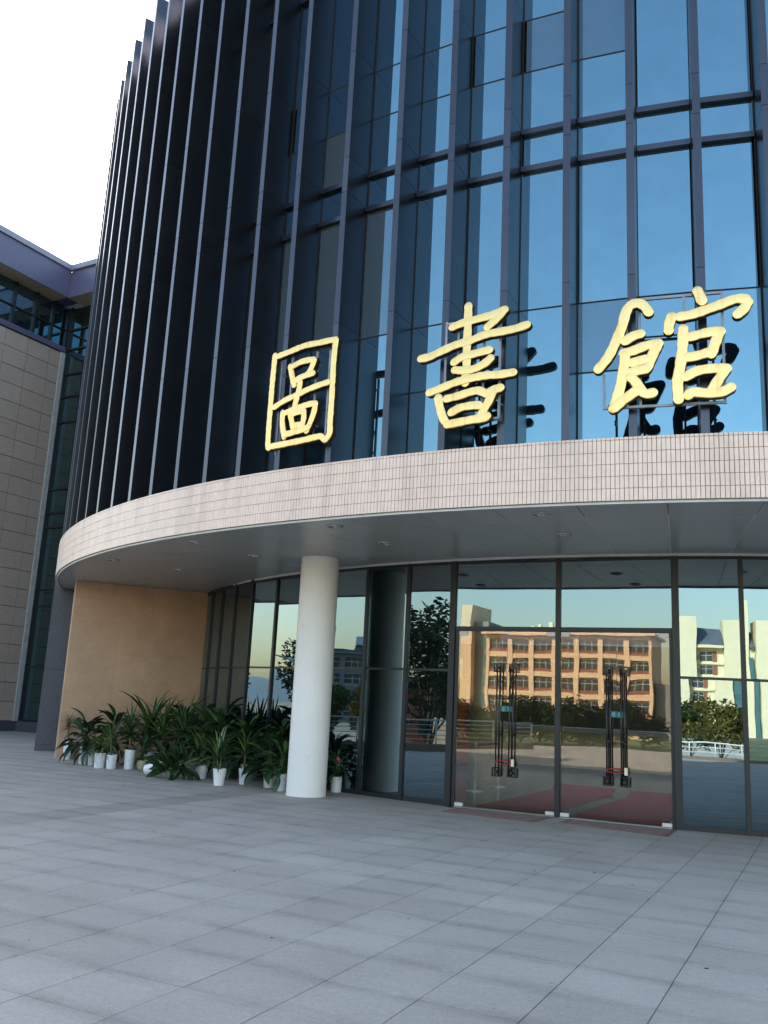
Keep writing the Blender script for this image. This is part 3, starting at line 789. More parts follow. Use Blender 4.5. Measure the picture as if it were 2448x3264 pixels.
# ------------------------------------------------------------------ pots and plants
def leaf_mesh(kind, mt, L, w_, droop, n=7):
    m = MB(); uv = []
    for i in range(n+1):
        t = i/n
        if kind == 'strap': ww = w_*min(1, .45+2.2*t)*(1-t**3.2)
        elif kind == 'broad': ww = w_*(.10 if t < .16 else max(0, sin(pi*((t-.16)/.84)**.8))**.85+.02)
        else: ww = w_*(1-t**2)
        ww = max(ww, .001)
        ang = droop*t
        x = L*(sin(ang)/max(droop, 1e-3)) if droop > 1e-3 else L*t
        z = -L*(1-cos(ang))/max(droop, 1e-3) if droop > 1e-3 else 0
        fold = ww*.28
        for s, u_ in ((-1, 0.0), (0, .5), (1, 1.0)):
            m.v.append((x+abs(s)*fold*sin(ang), s*ww/2, z+abs(s)*fold*cos(ang))); uv.append((u_, t))
    for i in range(n):
        for k in range(2): m.f.append((i*3+k, i*3+k+1, i*3+4+k, i*3+3+k))
    m.uv = uv
    return m.mesh('leaf', MT[mt], True)
LM = {
    'marg': [leaf_mesh('thin', x, l, .016, d) for x, l, d in (('leafmid', .55, 1.3), ('leafdark', .48, .9), ('leafmid', .6, 1.7), ('leafdry', .45, 2.0), ('leafdark', .5, .5))],
    'drac': [leaf_mesh('strap', x, l, .055, d) for x, l, d in (('leafstripe', .62, .95), ('leafmid', .55, .6), ('leafdark', .66, 1.2), ('leafstripe', .5, .35), ('leafmid', .6, 1.35))],
    'spike': [leaf_mesh('thin', x, l, .042, d) for x, l, d in (('leafmid', .62, .5), ('leafdark', .58, .3), ('leafmid', .55, .9), ('leafdark', .66, 1.4))],
    'broad': [leaf_mesh('broad', x, l, .13, d) for x, l, d in (('leafdark', .46, .75), ('leafdark', .5, 1.1), ('leafmid', .42, .5), ('leafdark', .48, 1.4))],
    'pale': [leaf_mesh('thin', x, l, .018, d) for x, l, d in (('leafpale', .34, 1.6), ('leafpale', .3, 1.0), ('leafmid', .32, 1.9))],
}
def pot_mesh(kind, r, hgt):
    prof = [(.01, 0)]
    if kind == 'rib':
        k = 7; rb = r*.88; prof += [(rb, 0)]
        for i in range(k):
            z0, z1 = hgt*i/k, hgt*(i+1)/k; r0, r1 = rb+(r-rb)*i/k, rb+(r-rb)*(i+1)/k
            prof += [(r0*.955, z0+.002), (r0, z0+(z1-z0)*.25), (r1*1.012, z0+(z1-z0)*.75), (r1*.96, z1-.001)]
        prof += [(r, hgt), (r*.90, hgt), (r*.88, hgt-.04), (.01, hgt-.04)]
    elif kind == 'plain':
        prof += [(r*.72, 0), (r*.80, hgt*.3), (r*.94, hgt*.85), (r, hgt), (r*.92, hgt), (r*.88, hgt-.05), (.01, hgt-.05)]
    else:
        prof += [(r*.75, 0), (r*.95, hgt*.3), (r, hgt*.6), (r*.93, hgt), (r*.85, hgt), (r*.83, hgt-.03), (.01, hgt-.03)]
    return MB().lathe(prof, 28)
def plant(label, x, y, pr, ph, pk, sp, top, nleaf, potmat='pot', spread=1.0, tilt=None, name='potted_plant', seed=0, lean=0):
    rnd = random.Random(1000+seed)
    t = thing(name, label, 'potted plant', (x, y, 0), rnd.random()*6.28, 'potted plants beside the column')
    p = pot_mesh(pk, pr, ph).build('pot', MT[potmat], t); smooth_angle(p, 35)
    MB().lathe([(.004, 0), (pr*.87, 0), (pr*.86, .006), (.004, .012)], 20, (0, 0, ph-.045)).build('soil', MT['soil'], p)
    heads = []
    if sp in ('marg', 'drac', 'spike'):
        nst = 1 if sp != 'drac' else rnd.choice((1, 2))
        for s in range(nst):
            h_ = (top-ph)*(.40 if sp == 'marg' else .34)*(1-.4*s)
            ax, ay = rnd.uniform(-.05, .05)*(1+s), rnd.uniform(-.05, .05)*(1+s)
            MB().tube([(ax*.3, ay*.3, ph-.05), (ax*.7, ay*.8, ph+h_*.5), (ax, ay, ph+h_)], [.022, .018, .014], 7).build('stem', MT['cane'], t, True)
            heads.append((ax, ay, ph+h_, nleaf//nst))
        for hx, hy, hz, n in heads:
            L = (top-hz)*1.12
            for i in range(n):
                f = i/n; az = i*2.399+rnd.uniform(-.3, .3); el = rad(88-88*f**1.1+rnd.uniform(-10, 10))
                sc = (L/.56)*(1-.34*f)*rnd.uniform(.75, 1.12)*spread
                put(t, rnd.choice(LM[sp]), (hx, hy, hz+.05-(.16 if sp != 'marg' else .1)*f), az, el, sc, tilt)
    else:
        n = nleaf
        for i in range(n):
            f = i/n; az = i*2.399+rnd.uniform(-.4, .4)
            hz = ph-.04+(top-ph)*(.78*(1-f)**.9)*rnd.uniform(.8, 1.1); rr = .03+.17*f*rnd.uniform(.6, 1.2)*spread
            bx, by = rr*cos(az), rr*sin(az)
            if sp == 'broad' and i % 2 == 0:
                MB().tube([(bx*.2, by*.2, ph-.04), (bx*.6, by*.6, ph+(hz-ph)*.6), (bx, by, hz)], [.007, .006, .004], 5).build('stem', MT['leafmid'], t, True)
            el = rad(62-75*f+rnd.uniform(-22, 22))
            put(t, rnd.choice(LM[sp]), (bx, by, hz), az, el, spread*rnd.uniform(.75, 1.15)*(1.0 if sp == 'broad' else (top-ph)/.5), tilt)
    return t
def put(t, me, loc, az, el, sc, tilt):
    rot = Matrix.Rotation(az, 4, 'Z') @ Matrix.Rotation(-el, 4, 'Y') @ Matrix.Rotation(random.uniform(-.5, .5), 4, 'X')
    if tilt is not None:   # lying plant: leaves that would go through the paving are laid flatter
        v = tilt @ (Vector(loc)+(rot @ Vector((sc*.5, 0, 0))))
        if v.z < .03: return
        if (Vector(loc)+(rot @ Vector((sc*.5, 0, 0)))).z < .42 or loc[2] < .30: return
    o = ob('leaf', me, t, loc, rot=rot.to_euler(), scale=(sc, sc, sc))
PL = [
    ('thin grassy dragon plant in a tall ribbed white pot at the tan wall end', -6.93, 20.93, .105, .40, 'rib', 'marg', 1.22, 60, .95),
    ('dark broad-leaved bushy plant in the second ribbed pot from the tan wall end', -6.23, 19.88, .10, .37, 'rib', 'broad', 1.02, 46, 1.0),
    ('dark leafy plant in a small plain white pot between two ribbed pots', -5.98, 19.66, .09, .28, 'plain', 'broad', .90, 26, .8),
    ('low yellow-green grassy plant in a squat ribbed white pot', -5.65, 19.14, .12, .29, 'rib', 'pale', .78, 70, .9),
    ('upright striped plant in a squat white pot with yellow leaves at its foot', -5.38, 19.05, .11, .28, 'rib', 'drac', 1.14, 30, .9),
    ('tall spiky dark plant in the tallest ribbed white pot in front of the tan wall', -5.05, 19.18, .11, .39, 'rib', 'spike', 1.44, 60, .85),
    ('dark leafy plant in a low cream bowl beside the tallest ribbed pot', -4.80, 19.30, .115, .18, 'bowl', 'broad', .85, 24, .8),
    ('tall drooping dark-leaved plant in a plain white vase behind the toppled pot', -4.55, 19.65, .13, .32, 'plain', 'drac', 1.50, 40, 1.05),
    ('striped dragon plant in a grey-white pot to the right of the toppled plant', -3.30, 17.92, .13, .25, 'plain', 'drac', 1.06, 34, .9),
    ('striped dragon plant in a tapered white pot standing furthest forward on the paving', -2.76, 16.80, .125, .29, 'plain', 'drac', 1.10, 40, .9),
    ('striped dragon plant in a white pot halfway between the toppled plant and the column', -2.37, 17.22, .11, .28, 'plain', 'drac', 1.20, 34, .8),
    ('dark glossy broad-leaved plant in a ribbed white pot left of the column', -1.86, 16.85, .105, .26, 'rib', 'broad', .95, 46, 1.0),
    ('broad-leaved plant in a ribbed white pot touching the left side of the column', -1.58, 16.36, .105, .29, 'rib', 'broad', .92, 34, .85),
    ('broad-leaved plant with a red bloom in a ribbed white pot right of the column', -.62, 16.62, .105, .27, 'rib', 'broad', .80, 34, .7),
    # back row, pots hidden by the front row
    ('tall dark plant in the back row nearest the tan wall, behind the yellow-green one', -5.7, 20.2, .12, .3, 'plain', 'broad', 1.12, 40, 1.0),
    ('tall dark striped plant in the back row behind the tallest ribbed pot', -4.9, 20.2, .12, .3, 'plain', 'drac', 1.42, 44, 1.1),
    ('bushy dark plant in the back row where the tan wall meets the glass', -4.35, 20.7, .12, .3, 'plain', 'broad', 1.3, 50, 1.15),
    ('tall spiky plant in the back row behind the toppled pot', -3.95, 19.2, .12, .3, 'plain', 'spike', 1.45, 60, 1.0),
    ('bushy dark plant against the glass behind the toppled plant', -3.45, 18.9, .12, .3, 'plain', 'broad', 1.25, 52, 1.15),
    ('tall leafy plant against the glass in the middle of the back row', -3.0, 18.3, .12, .3, 'plain', 'broad', 1.32, 52, 1.15),
    ('bushy dark plant against the glass left of the column', -2.45, 18.05, .12, .3, 'plain', 'broad', 1.18, 50, 1.1),
    ('leafy dark plant against the glass just behind the column', -1.75, 17.55, .12, .3, 'plain', 'broad', 1.15, 44, 1.0),
]
for i, (lb, x, y, pr, ph, pk, sp, top, nl, spd) in enumerate(PL):
    p = plant(lb, x, y, pr, ph, pk, sp, top*(.95 if i < 14 else 1.04), int(nl*(1.1 if i < 14 else 1.35)), 'potcream' if pk == 'bowl' else 'pot', spd, seed=i)
    if 'red bloom' in lb:
        MB().lathe([(.002, 0), (.02, .02), (.03, .05), (.022, .085), (.003, .11)], 9, (.10, -.12, .52)).build('flower', MT['flower'], p, True)
# toppled plant
TM = Matrix.Translation((-4.34, 17.80, .125)) @ Matrix.Rotation(rad(-24), 4, 'Z') @ Matrix.Rotation(rad(80), 4, 'Y')
tp = plant('toppled plant lying on the paving with its white pot tipped on its side', -4.32, 18.42, .13, .24, 'plain', 'broad', 1.05, 130, tilt=TM, spread=.85, seed=77)
tp.matrix_world = TM
for k, (x, y) in enumerate(((-5.45, 18.80), (-5.30, 18.78))):
    o = ob('fallen_leaf', LM['pale'][0], None, (x, y, .012), rot=(0, .05, .4+k*2.2), scale=(.8, .8, .8))
    o.scale = (.5, 3.0, .15); tag(o, 'yellow fallen leaf lying at the foot of a squat white pot', 'leaf', 'fallen leaves on the paving')

# ------------------------------------------------------------------ hall behind the doors
for k, (c0, c1, lb) in enumerate((((1.75, 15.35), (2.85, 14.75), 'dark red carpet runner behind the left pair of glass doors'), ((3.05, 14.42), (4.40, 13.98), 'dark red carpet runner behind the right pair of glass doors'))):
    u = Vector((.47, .883)); a0, b0 = Vector(c0), Vector(c1)
    L0 = 4.6
    m = MB(); pts = []
    for i in range(13):
        t = i/12; z = .017+(.10*max(0, (t-.93)/.07)**1.5)+random.uniform(0, .003)
        for q in (a0, b0): p = q+u*(L0*t); pts.append((p.x, p.y, z)); pts.append((p.x, p.y, z-.006))
    fs = []
    for i in range(12):
        o_ = i*4; fs += [(o_, o_+2, o_+6, o_+4), (o_+1, o_+5, o_+7, o_+3), (o_, o_+4, o_+5, o_+1), (o_+2, o_+3, o_+7, o_+6)]
    tag(m.add(pts, fs).build('red_carpet', MT['carpet']), lb, 'carpet', 'carpets in the hall')
def stanchion(lb, x, y):
    t = thing('belt_stanchion', lb, 'stanchion', (x, y, .010), 0, 'belt stanchions in the hall')
    smooth_angle(MB().lathe([(.01, 0), (.165, 0), (.165, .012), (.13, .022), (.03, .035), (.01, .035)], 28).build('base', MT['steel'], t))
    smooth_angle(MB().lathe([(.022, .036), (.022, .80), (.028, .81), (.028, .915), (.01, .92)], 18).build('post', MT['steel'], t))
    return t
s1 = stanchion('polished steel belt post standing behind the left door leaf', 2.02, 17.90)
s2 = stanchion('polished steel belt post behind the handles of the left doors', 2.64, 19.12)
MB().tube([(.0, 0, .87), (.31, .60, .85), (.60, 1.18, .87)], .004, 4).build('belt_core', MT['blue'], s1)
m = MB(); m.add([(.02, .03, .845), (.60, 1.19, .845), (.60, 1.19, .895), (.02, .03, .895), (.025, .03, .845), (.605, 1.19, .845), (.605, 1.19, .895), (.025, .03, .895)], [(0, 1, 2, 3), (7, 6, 5, 4), (0, 4, 5, 1), (3, 2, 6, 7)])
m.build('belt', MT['blue'], s1)
m = MB(); m.add([(-.02, 0, .845), (-1.2, .5, .845), (-1.2, .5, .895), (-.02, 0, .895), (-.02, .005, .845), (-1.2, .505, .845), (-1.2, .505, .895), (-.02, .005, .895)], [(0, 1, 2, 3), (7, 6, 5, 4), (0, 4, 5, 1), (3, 2, 6, 7)])
m.build('belt', MT['blue'], s1)
hc = MB().lathe([(.36, 0), (.36, .06), (.33, .07), (.33, 4.03)], 32).build('hall_column', MT['beige'], None, False, (2.48, 20.45, .010)); smooth_angle(hc, 30)
tag(hc, 'pale round column inside the hall behind the belt posts', 'column')
bn = thing('orange_banner', 'orange upright notice board at the left edge of the hall', 'banner', (2.28, 23.9, .01))
MB().box(-.4, .32, 0, .05, .15, 2.3).build('panel', MT['banner'], bn); MB().box(-.35, .27, -.1, .15, 0, .14).build('foot', MT['black'], bn)
gl = MB()
for zc in (1.75, 1.45, 1.15): gl.box(.10, .22, -.008, -.002, zc, zc+.04).box(.19, .22, -.008, -.002, zc-.14, zc-.002).box(.10, .188, -.008, -.002, zc-.17, zc-.142)
gl.build('lettering', MT['blue'], bn)
dk = thing('reception_desk', 'long curved tan stone reception counter with a grey top inside the hall', 'counter', (4.4, 27.2, .01))
def arc(r, t): return (6.6+r*sin(t)-4.4+3.6, 33.5-r*cos(t)-27.2)
def arcslab(name, mt, r0, r1, z0, z1, par):
    n = 26; t0, t1 = rad(-50), rad(25); a_ = [arc(r1, t0+(t1-t0)*i/n) for i in range(n+1)]; b_ = [arc(r0, t1-(t1-t0)*i/n) for i in range(n+1)]
    return MB().prism(a_+b_, z0, z1).build(name, MT[mt], par)
arcslab('plinth', 'black', 9.4, 9.8, 0, .10, dk); arcslab('front', 'beige', 9.4, 9.95, .102, 1.03, dk); arcslab('top', 'grey', 9.2, 10.05, 1.032, 1.16, dk)

# coiled red lock on each pair of handles
for k, xs in enumerate((.972, 2.755)):
    c = PA+Vector((CX, CY, 0))
    t = thing('cable_lock', 'red cable lock looped through the handles of the %s glass doors' % ('left' if k == 0 else 'right'), 'lock', (c.x, c.y, .77), DRZ, 'cable locks on the doors')
    P = [(xs+.13*cos(v)*1.15, -.092+.01*sin(3*v), .03*sin(v)) for v in [2*pi*i/24 for i in range(25)]]
    MB().tube(P, .008, 6).build('cable', MT['red'], t, True)
    MB().box(xs+.13, xs+.175, -.12, -.085, -.055, .055).build('lock_body', MT['steel'], t)
# door mats
for pts, lb in (([(1.12, 14.45), (1.50, 15.10), (2.86, 14.42), (2.40, 13.66)], 'worn brown doormat in front of the left pair of doors'),
                ([(2.80, 13.75), (3.10, 14.28), (4.50, 13.58), (4.12, 12.80)], 'worn brown doormat in front of the right pair of doors')):
    c = (sum(p[0] for p in pts)/4, sum(p[1] for p in pts)/4)
    t = thing('door_mat', lb, 'doormat', (c[0], c[1], 0), 0, 'doormats')
    lp = [(p[0]-c[0], p[1]-c[1]) for p in pts][::-1]
    MB().prism(lp, .002, .007).build('border', MT['matedge'], t)
    MB().prism([(x*.93, y*.90) for x, y in lp], .0075, .011).build('pile', MT['matt'], t)

# ------------------------------------------------------------------ across the plaza (seen mirrored in the glass)
def tree(name, label, x, y, z, hgt, cr, mt, n=1500, leaf=.22, trunk=.35, seed=0, group=None, cat='tree'):
    rnd = random.Random(seed); t = thing(name, label, cat, (x, y, z), 0, group)
    m = MB(); m.tube([(0, 0, -.1), (.05, .02, hgt*trunk*.6), (.0, .06, hgt*trunk), (.05, 0, hgt*.8)], [.035*hgt*.6, .028*hgt*.6, .02*hgt*.6, .01], 8)
    blobs = []
    for k in range(9):
        az = k*2.4+rnd.random(); el = rnd.uniform(.1, 1.0)
        c = Vector((cr*.62*cos(az)*rnd.uniform(.4, 1), cr*.62*sin(az)*rnd.uniform(.4, 1), hgt*trunk+(hgt*(1-trunk))*(.18+.66*el)))
        blobs.append((c, cr*rnd.uniform(.32, .52)))
        m.tube([(0, .03, hgt*trunk*rnd.uniform(.7, 1.0)), (c.x*.5, c.y*.5, (hgt*trunk+c.z)/2), tuple(c)], [.02*hgt*.35, .012*hgt*.35, .006], 5)
    m.build('trunk', MT['bark'], t, True)
    m = MB()
    for i in range(n):
        c, r = rnd.choice(blobs); d = Vector((rnd.gauss(0, 1), rnd.gauss(0, 1), rnd.gauss(0, .8))).normalized()*r*rnd.random()**.35
        p = c+d; u_ = Vector((rnd.gauss(0, 1), rnd.gauss(0, 1), rnd.gauss(0, .6))).normalized(); v_ = u_.orthogonal().normalized(); s = leaf*rnd.uniform(.6, 1.4)
        m.add([p-u_*s, p+v_*s*.45, p+u_*s, p-v_*s*.45], [(0, 1, 2, 3)])
    m.build('crown', MT[mt], t)
    return t
def facade_building(name, label, x, y, rz, width, depth, floors, fh, bays, wallm, spand, z0=-2.6, top=1.2, split_=.55):
    """local x along the front, front faces local -y; every window is its own recessed pane between piers and bands"""
    t = thing(name, label, 'building', (x, y, z0), rz)
    H = floors*fh
    MB().box(-width/2, width/2, .6, depth, 0, H+top).build('wall', MT[wallm], t)
    bw = width/bays
    for i in range(bays+1):
        xx = -width/2+i*bw; pw_ = .85
        MB().box(max(xx-pw_/2, -width/2-.1), min(xx+pw_/2, width/2+.1), -.02, .598, 0, H+top*.5).build('pier', MT[wallm], t)
    for f in range(floors+1):
        MB().box(-width/2, width/2, .06, .597, f*fh-.30, f*fh+.55).build('floor_band', MT[wallm], t)
    wf = MB().box(-bw/2+.3, bw/2-.3, .40, .46, 0, fh*.46).mesh('window', MT['winglaz'])
    fr = MB()
    for q in (-.5, -.17, .17, .5): fr.box((bw-.7)*q-.05, (bw-.7)*q+.05, .33, .398, 0, fh*.46)
    fr.box(-bw/2+.3, bw/2-.3, .335, .397, fh*.28, fh*.28+.09)
    frm = fr.mesh('frame', MT['winframe'])
    sp = MB().box(-bw/2+.28, bw/2-.28, .2, .5, 0, fh*.17).mesh('spandrel', MT[spand])
    for f in range(floors):
        for i in range(bays):
            xx = -width/2+(i+.5)*bw
            wn_ = ob('window', wf, t, (xx, 0, f*fh+.55+fh*.18)); ob('frame', frm, wn_)
            ob('spandrel', sp, t, (xx, 0, f*fh+.556))
    MB().box(-width/2-.8, width/2+.8, -.9, depth+.5, H+.36, H+.75).build('cornice', MT[wallm], t)
    return t, H
# peach teaching block, seen in the doors
def along(vx, vy, hx, hy, d):
    n_ = math.hypot(hx, hy); return vx+hx/n_*d, vy+hy/n_*d
VX, VY = 12.54, 25.60
bx_, by_ = along(VX, VY, -.70, -.714, 158); bx_ += -11.75*cos(rad(153)); by_ += -11.75*sin(rad(153))
pb, H = facade_building('peach_teaching_block', 'peach rendered teaching block across the plaza with red-brown window bands', bx_, by_, rad(180-27), 28.3, 12, 5, 3.25, 7, 'peach', 'brick')
MB().box(-14, 14, 1.5, 11, H+.76, H+1.3).build('attic', MT['greywall'], pb)
MB().box(14.3, 17.0, 2, 12, 0, H+2.6).build('stair_tower', MT['greywall'], pb)
for k in range(5): MB().box(14.8, 16.5, 1.9, 1.995, 1.2+k*3.25, 3.2+k*3.25).build('window', MT['teal'], pb)
MB().box(17.1, 19.0, 0, 12, 0, H+5.6).build('end_tower', MT['peach'], pb)
MB().box(-23, -14.4, 2, 12, 0, H*.55).build('side_block', MT['greywall'], pb)
for k, xx in enumerate((3.0, 5.0, 6.4)): MB().box(xx, xx+.7, 3, 3.8, H+1.3, H+2.9-.3*k).build('chimney', MT['cream'], pb)
# cream tower block with slate roofs, seen right of the doors
def cream_block(label, x, y, rz, sc):
    t = thing('cream_teaching_block', label, 'building', (x, y, -2.6), rz); t.scale = (sc, sc, sc)
    def b(n_, mt, *a): return MB().box(*a).build(n_, MT[mt], t)
    b('wall', 'cream', -12, 12, 0, 14, 0, 21); b('tower', 'cream', -9.5, -5.2, -1.5, 6, 0, 27.5); b('tower', 'cream', 1.2, 6.2, -2.5, 6, 0, 27.8); b('tower', 'cream', 7.5, 12.5, -1, 9, 0, 33)
    for x0, x1 in ((-5.0, 1.0), (6.4, 7.4), (12.6, 18)):
        m = MB(); m.add([(x0, -1.4, 21.2), (x1, -1.4, 21.2), (x1, 5, 25.5), (x0, 5, 25.5), (x0, 9, 21.2), (x1, 9, 21.2), (x0, -1.4, 21.0), (x1, -1.4, 21.0)], [(0, 1, 2, 3), (3, 2, 5, 4), (6, 7, 1, 0), (0, 3, 4), (1, 5, 2)])
        m.build('slate_roof', MT['slate'], t)
    b('eave', 'cream', -5.1, 1.1, -1.7, 0, 20.4, 21.0)
    b('wing_wall', 'cream', 12.6, 18, .5, 14, 0, 21)
    for k in range(6):
        z = 1.6+k*3.2
        w_ = b('window', 'winglaz', -2.4, .2, -.12, -.01, z, z+2.0); MB().box(-1.2, -1.05, -.2, -.125, z, z+2.0).box(-2.4, -1.21, -.2, -.125, z+1.2, z+1.32).box(-1.04, .2, -.2, -.125, z+1.2, z+1.32).build('frame', MT['winframe'], w_)
        b('brick_panel', 'brick', -3.5, -2.5, -.11, -.01, z-.2, z+2.1)
        b('floor_band', 'cream', -5, 1.1, -.5, -.01, z+2.35, z+2.75)
        b('window', 'winglaz', 13.2, 15.4, .38, .49, z, z+2.0); b('louvre', 'greywall', .45, 1.1, -1.2, -.02, z+.3, z+1.4)
        b('window', 'winglaz', 15.9, 17.6, .38, .49, z, z+2.0)
    b('glazed_bay', 'teal', -12.1, -9.7, -1.1, -.01, 0, 15.5)
    for k in range(6): b('glazing_band', 'bluegrey', -12.15, -9.65, -1.2, -1.105, 1.5+k*2.8, 1.9+k*2.8)
    b('glazed_bay', 'teal', 6.5, 7.4, -1.1, -.01, 0, 19)
    return t
x, y = along(10.3, 26.6, -.372, -.928, 232); x += -31.3*cos(rad(162)); y += -31.3*sin(rad(162)); cream_block('cream rendered block with slate roofs and square towers across the plaza, the further one', x, y, rad(162), 1.0)
x, y = along(8.6, 27.2, -.20, -.98, 215); x += 6-32*cos(rad(170)); y += -32*sin(rad(170)); cream_block('cream rendered block with slate roofs across the plaza, the nearer one', x, y, rad(170), .92)
# grey hall with upturned roof far to the left
gh, H = facade_building('grey_hall', 'grey hall with a dark upturned roof far to the left of the plaza', -150, 10, rad(90), 46, 14, 4, 3.0, 10, 'bluegrey', 'greywall')
m = MB()
for x0, x1, zz0, rise in ((-26, 2, H+.8, 3.2), (6, 24, H+.8, 5.0)):
    n = 10; vs = []
    for i in range(n+1):
        u_ = i/n; xx = x0+(x1-x0)*u_; up = 1.2*(2*abs(u_-.5))**3
        for yy, zq in ((-3, zz0+up), (2, zz0+rise*.45), (6, zz0+rise), (10, zz0+rise*.45), (16, zz0+up)): vs.append((xx, yy, zq))
    fs = []
    for i in range(n):
        for k in range(4): fs.append((i*5+k, (i+1)*5+k, (i+1)*5+k+1, i*5+k+1))
    fs += [(0, 1, 2, 3, 4), tuple(range(n*5, n*5+5))[::-1]]
    m.add(vs, fs)
m.build('roof', MT['slate'], gh)
# hills
hm = MB(); n = 60
for i in range(n+1):
    a_ = rad(-125+75*i/n); hh = 15+5*sin(i*.31)+3*sin(i*.83+1)+1.5*sin(i*1.9)
    for r, z in ((560, -2.7), (640, hh*.7), (720, hh), (860, -2.7)): hm.v.append((r*sin(a_), r*cos(a_), z))
for i in range(n):
    for k in range(3): hm.f.append((i*4+k, (i+1)*4+k, (i+1)*4+k+1, i*4+k+1))
struct(hm.build('hills', MT['hill'], None, True))

# trees: dark one near the plaza rail, rows before the blocks
k = 0
tree('shade_tree', 'dense dark evergreen tree beyond the plaza rail', *along(15.3, 21.4, -.925, -.385, 41), -2.6, 9.2, 3.0, 'treedark', 4200, .16, .3, 1)
tree('shade_tree', 'loose dark tree beside a lamp far to the left of the plaza', *along(16.0, 13.8, -.957, .289, 62), -2.6, 8.2, 2.6, 'treedark', 2200, .18, .3, 2)
rows_ = []
for i in range(17):
    d = 112+random.uniform(-7, 7); f = i/16; hx, hy = -.82+.24*f, -.57-.24*f
    rows_.append((*along(VX, VY, hx, hy, d), random.uniform(4.4, 5.6), 3.4, 'treedark' if i % 3 else 'tree'))
for i in range(9):
    d = 96+i*7; f = i/8
    x, y = along(10.3, 26.6, -.345+.02*f, -.93, d); rows_.append((x+1.5, y, random.uniform(5.4, 6.8), 2.6, 'tree'))
for i in range(7):
    x, y = along(10.3, 26.6, -.41+.012*i, -.915, 150+random.uniform(-8, 8)); rows_.append((x, y, random.uniform(6.2, 7.6), 3.0, 'tree'))
for i in range(6):
    x, y = along(8.6, 27.2, -.27+.03*i, -.96, 92+random.uniform(-6, 8)); rows_.append((x, y, random.uniform(5.5, 7.0), 2.6, 'tree' if i % 2 else 'treey'))
for i in range(5):
    x, y = along(16.3, 17.3, -1, -.10+.05*i, 85+random.uniform(-8, 8)); rows_.append((x, y, random.uniform(4.5, 6.5), 2.2, 'treey' if i % 2 else 'tree'))
for i, (x, y, hh, cr, mt) in enumerate(rows_):
    tree('campus_tree', 'green campus tree across the plaza behind the photographer', x, y, -2.6, hh, cr*1.15, mt, 2600, .24, .06, 50+i, 'campus trees behind the photographer')
# kerb and rail at the plaza edges
def rail(name, label, pts, mt, hgt=1.05, bars=5, z0=.25, post=1.6):
    t = thing(name, label, 'railing', (pts[0][0], pts[0][1], 0)); ox, oy = pts[0]
    P = [Vector((p[0]-ox, p[1]-oy, 0)) for p in pts]
    for q in range(bars):
        z = z0+(hgt-z0)*(q+1)/bars; MB().tube([(p.x, p.y, z) for p in P], .03 if q == bars-1 else .014, 6).build('rail_bar', MT[mt], t, True)
    for a_, b_ in zip(P, P[1:]):
        n_ = max(1, int((b_-a_).length/post))
        for i in range(n_):
            p = a_.lerp(b_, i/n_); MB().tube([(p.x, p.y, -.02), (p.x, p.y, hgt)], .025, 6).build('post', MT[mt], t, True)
    m = MB()
    for a_, b_ in zip(P, P[1:]):
        d_ = (b_-a_).normalized(); s = Vector((-d_.y, d_.x, 0))*.15
        m.prism([tuple((a_-s).xy), tuple((b_-s).xy), tuple((b_+s).xy), tuple((a_+s).xy)], -.02, z0)
    m.build('kerb', MT['brickwall'], t)
rail('plaza_railing', 'metal railing on a low kerb along the left edge of the plaza', [(-12.6, -2), (-13.4, 4), (-14.0, 9), (-14.4, 14), (-14.7, 18)], 'railm')
rail('plaza_railing', 'white railing along the rear edge of the plaza behind the photographer', [(-11, -9.4), (-4, -9.6), (4, -9.6), (12, -9.4)], 'railw', .62, 3, .1, .9)
wl = MB().box(-30, -16.5, 3, 3.4, -2.6, .9).build('boundary_wall', MT['brickwall']); tag(wl, 'low brown brick wall beyond the left railing', 'wall')
px_, py_ = along(15.3, 21.4, -.925, -.385, 47)
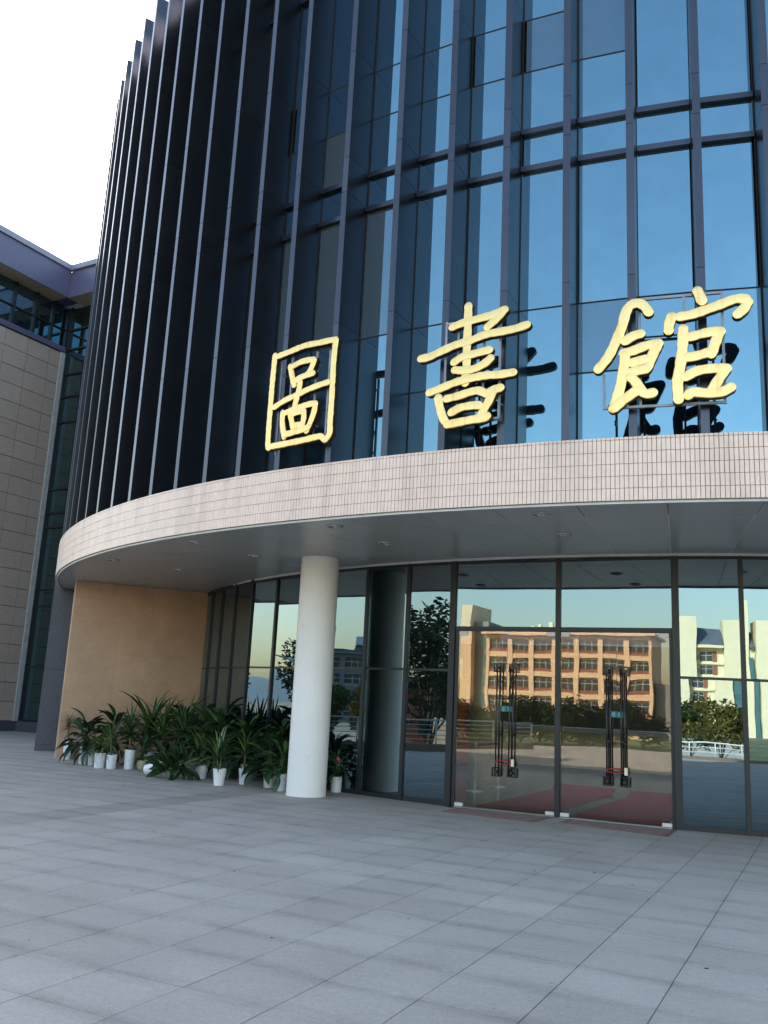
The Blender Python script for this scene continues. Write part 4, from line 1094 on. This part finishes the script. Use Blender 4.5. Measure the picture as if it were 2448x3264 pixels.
pv = thing('brown_pavilion', 'low dark brown pavilion with a flat roof beyond the left railing', 'pavilion', (px_, py_, -2.6), rad(112))
MB().box(-5, 5, 0, 4, 0, 5.2).build('wall', MT['brick'], pv); MB().box(-5.6, 5.6, -.8, 4.4, 5.21, 5.5).build('roof', MT['granite'], pv)
for k in range(3): MB().box(-4.2+k*3, -2.4+k*3, -.05, -.002, 2.6, 4.4).build('window', MT['winglaz'], pv)
# street lamps
for k, (x, y, lb) in enumerate(((*along(16.0, 13.8, -.957, .283, 46), 'grey street lamp with a curved arm far left of the plaza, the nearer one'), (*along(16.0, 13.8, -.963, .270, 50), 'grey street lamp with a curved arm far left of the plaza, the further one'))):
    t = thing('street_lamp', lb, 'street lamp', (x, y, -2.6), rad(70), 'street lamps')
    MB().tube([(0, 0, 0), (0, 0, 5.2), (.25, 0, 5.8), (.9, 0, 6.1), (1.5, 0, 6.25)], [.09, .06, .05, .045, .04], 8).build('pole', MT['railm'], t, True)
    MB().lathe([(.02, 0), (.16, .02), (.14, .09), (.02, .12)], 12, (1.7, 0, 6.2)).build('lamp_head', MT['railw'], t, True)

# grit and bits of dry leaf blown over the paving
m = MB(); rg = random.Random(5)
for i in range(170):
    x, y = rg.uniform(-7, 5), rg.uniform(4.5, 17)
    if i < 90: x, y = rg.uniform(-6.5, -.5), rg.uniform(15.5, 19.5)
    if math.hypot(x-CX, y-CY) < 14.2: continue
    a_ = rg.random()*6.3; l = rg.uniform(.004, .016); w_ = l*rg.uniform(.3, .8); z = .0025
    c_, s_ = cos(a_), sin(a_)
    pts = [(-l, 0), (0, -w_), (l, 0), (0, w_)]
    vs = [(x+u*c_-v*s_, y+u*s_+v*c_, z+h_) for h_ in (0, .003) for u, v in pts]
    m.add(vs, [(4, 5, 6, 7), (0, 1, 5, 4), (1, 2, 6, 5), (2, 3, 7, 6), (3, 0, 4, 7)])
o = m.build('grit', MT['soil']); stuff(o); o['label'] = 'dark grit and dry leaf bits scattered over the grey paving'; o['category'] = 'grit'
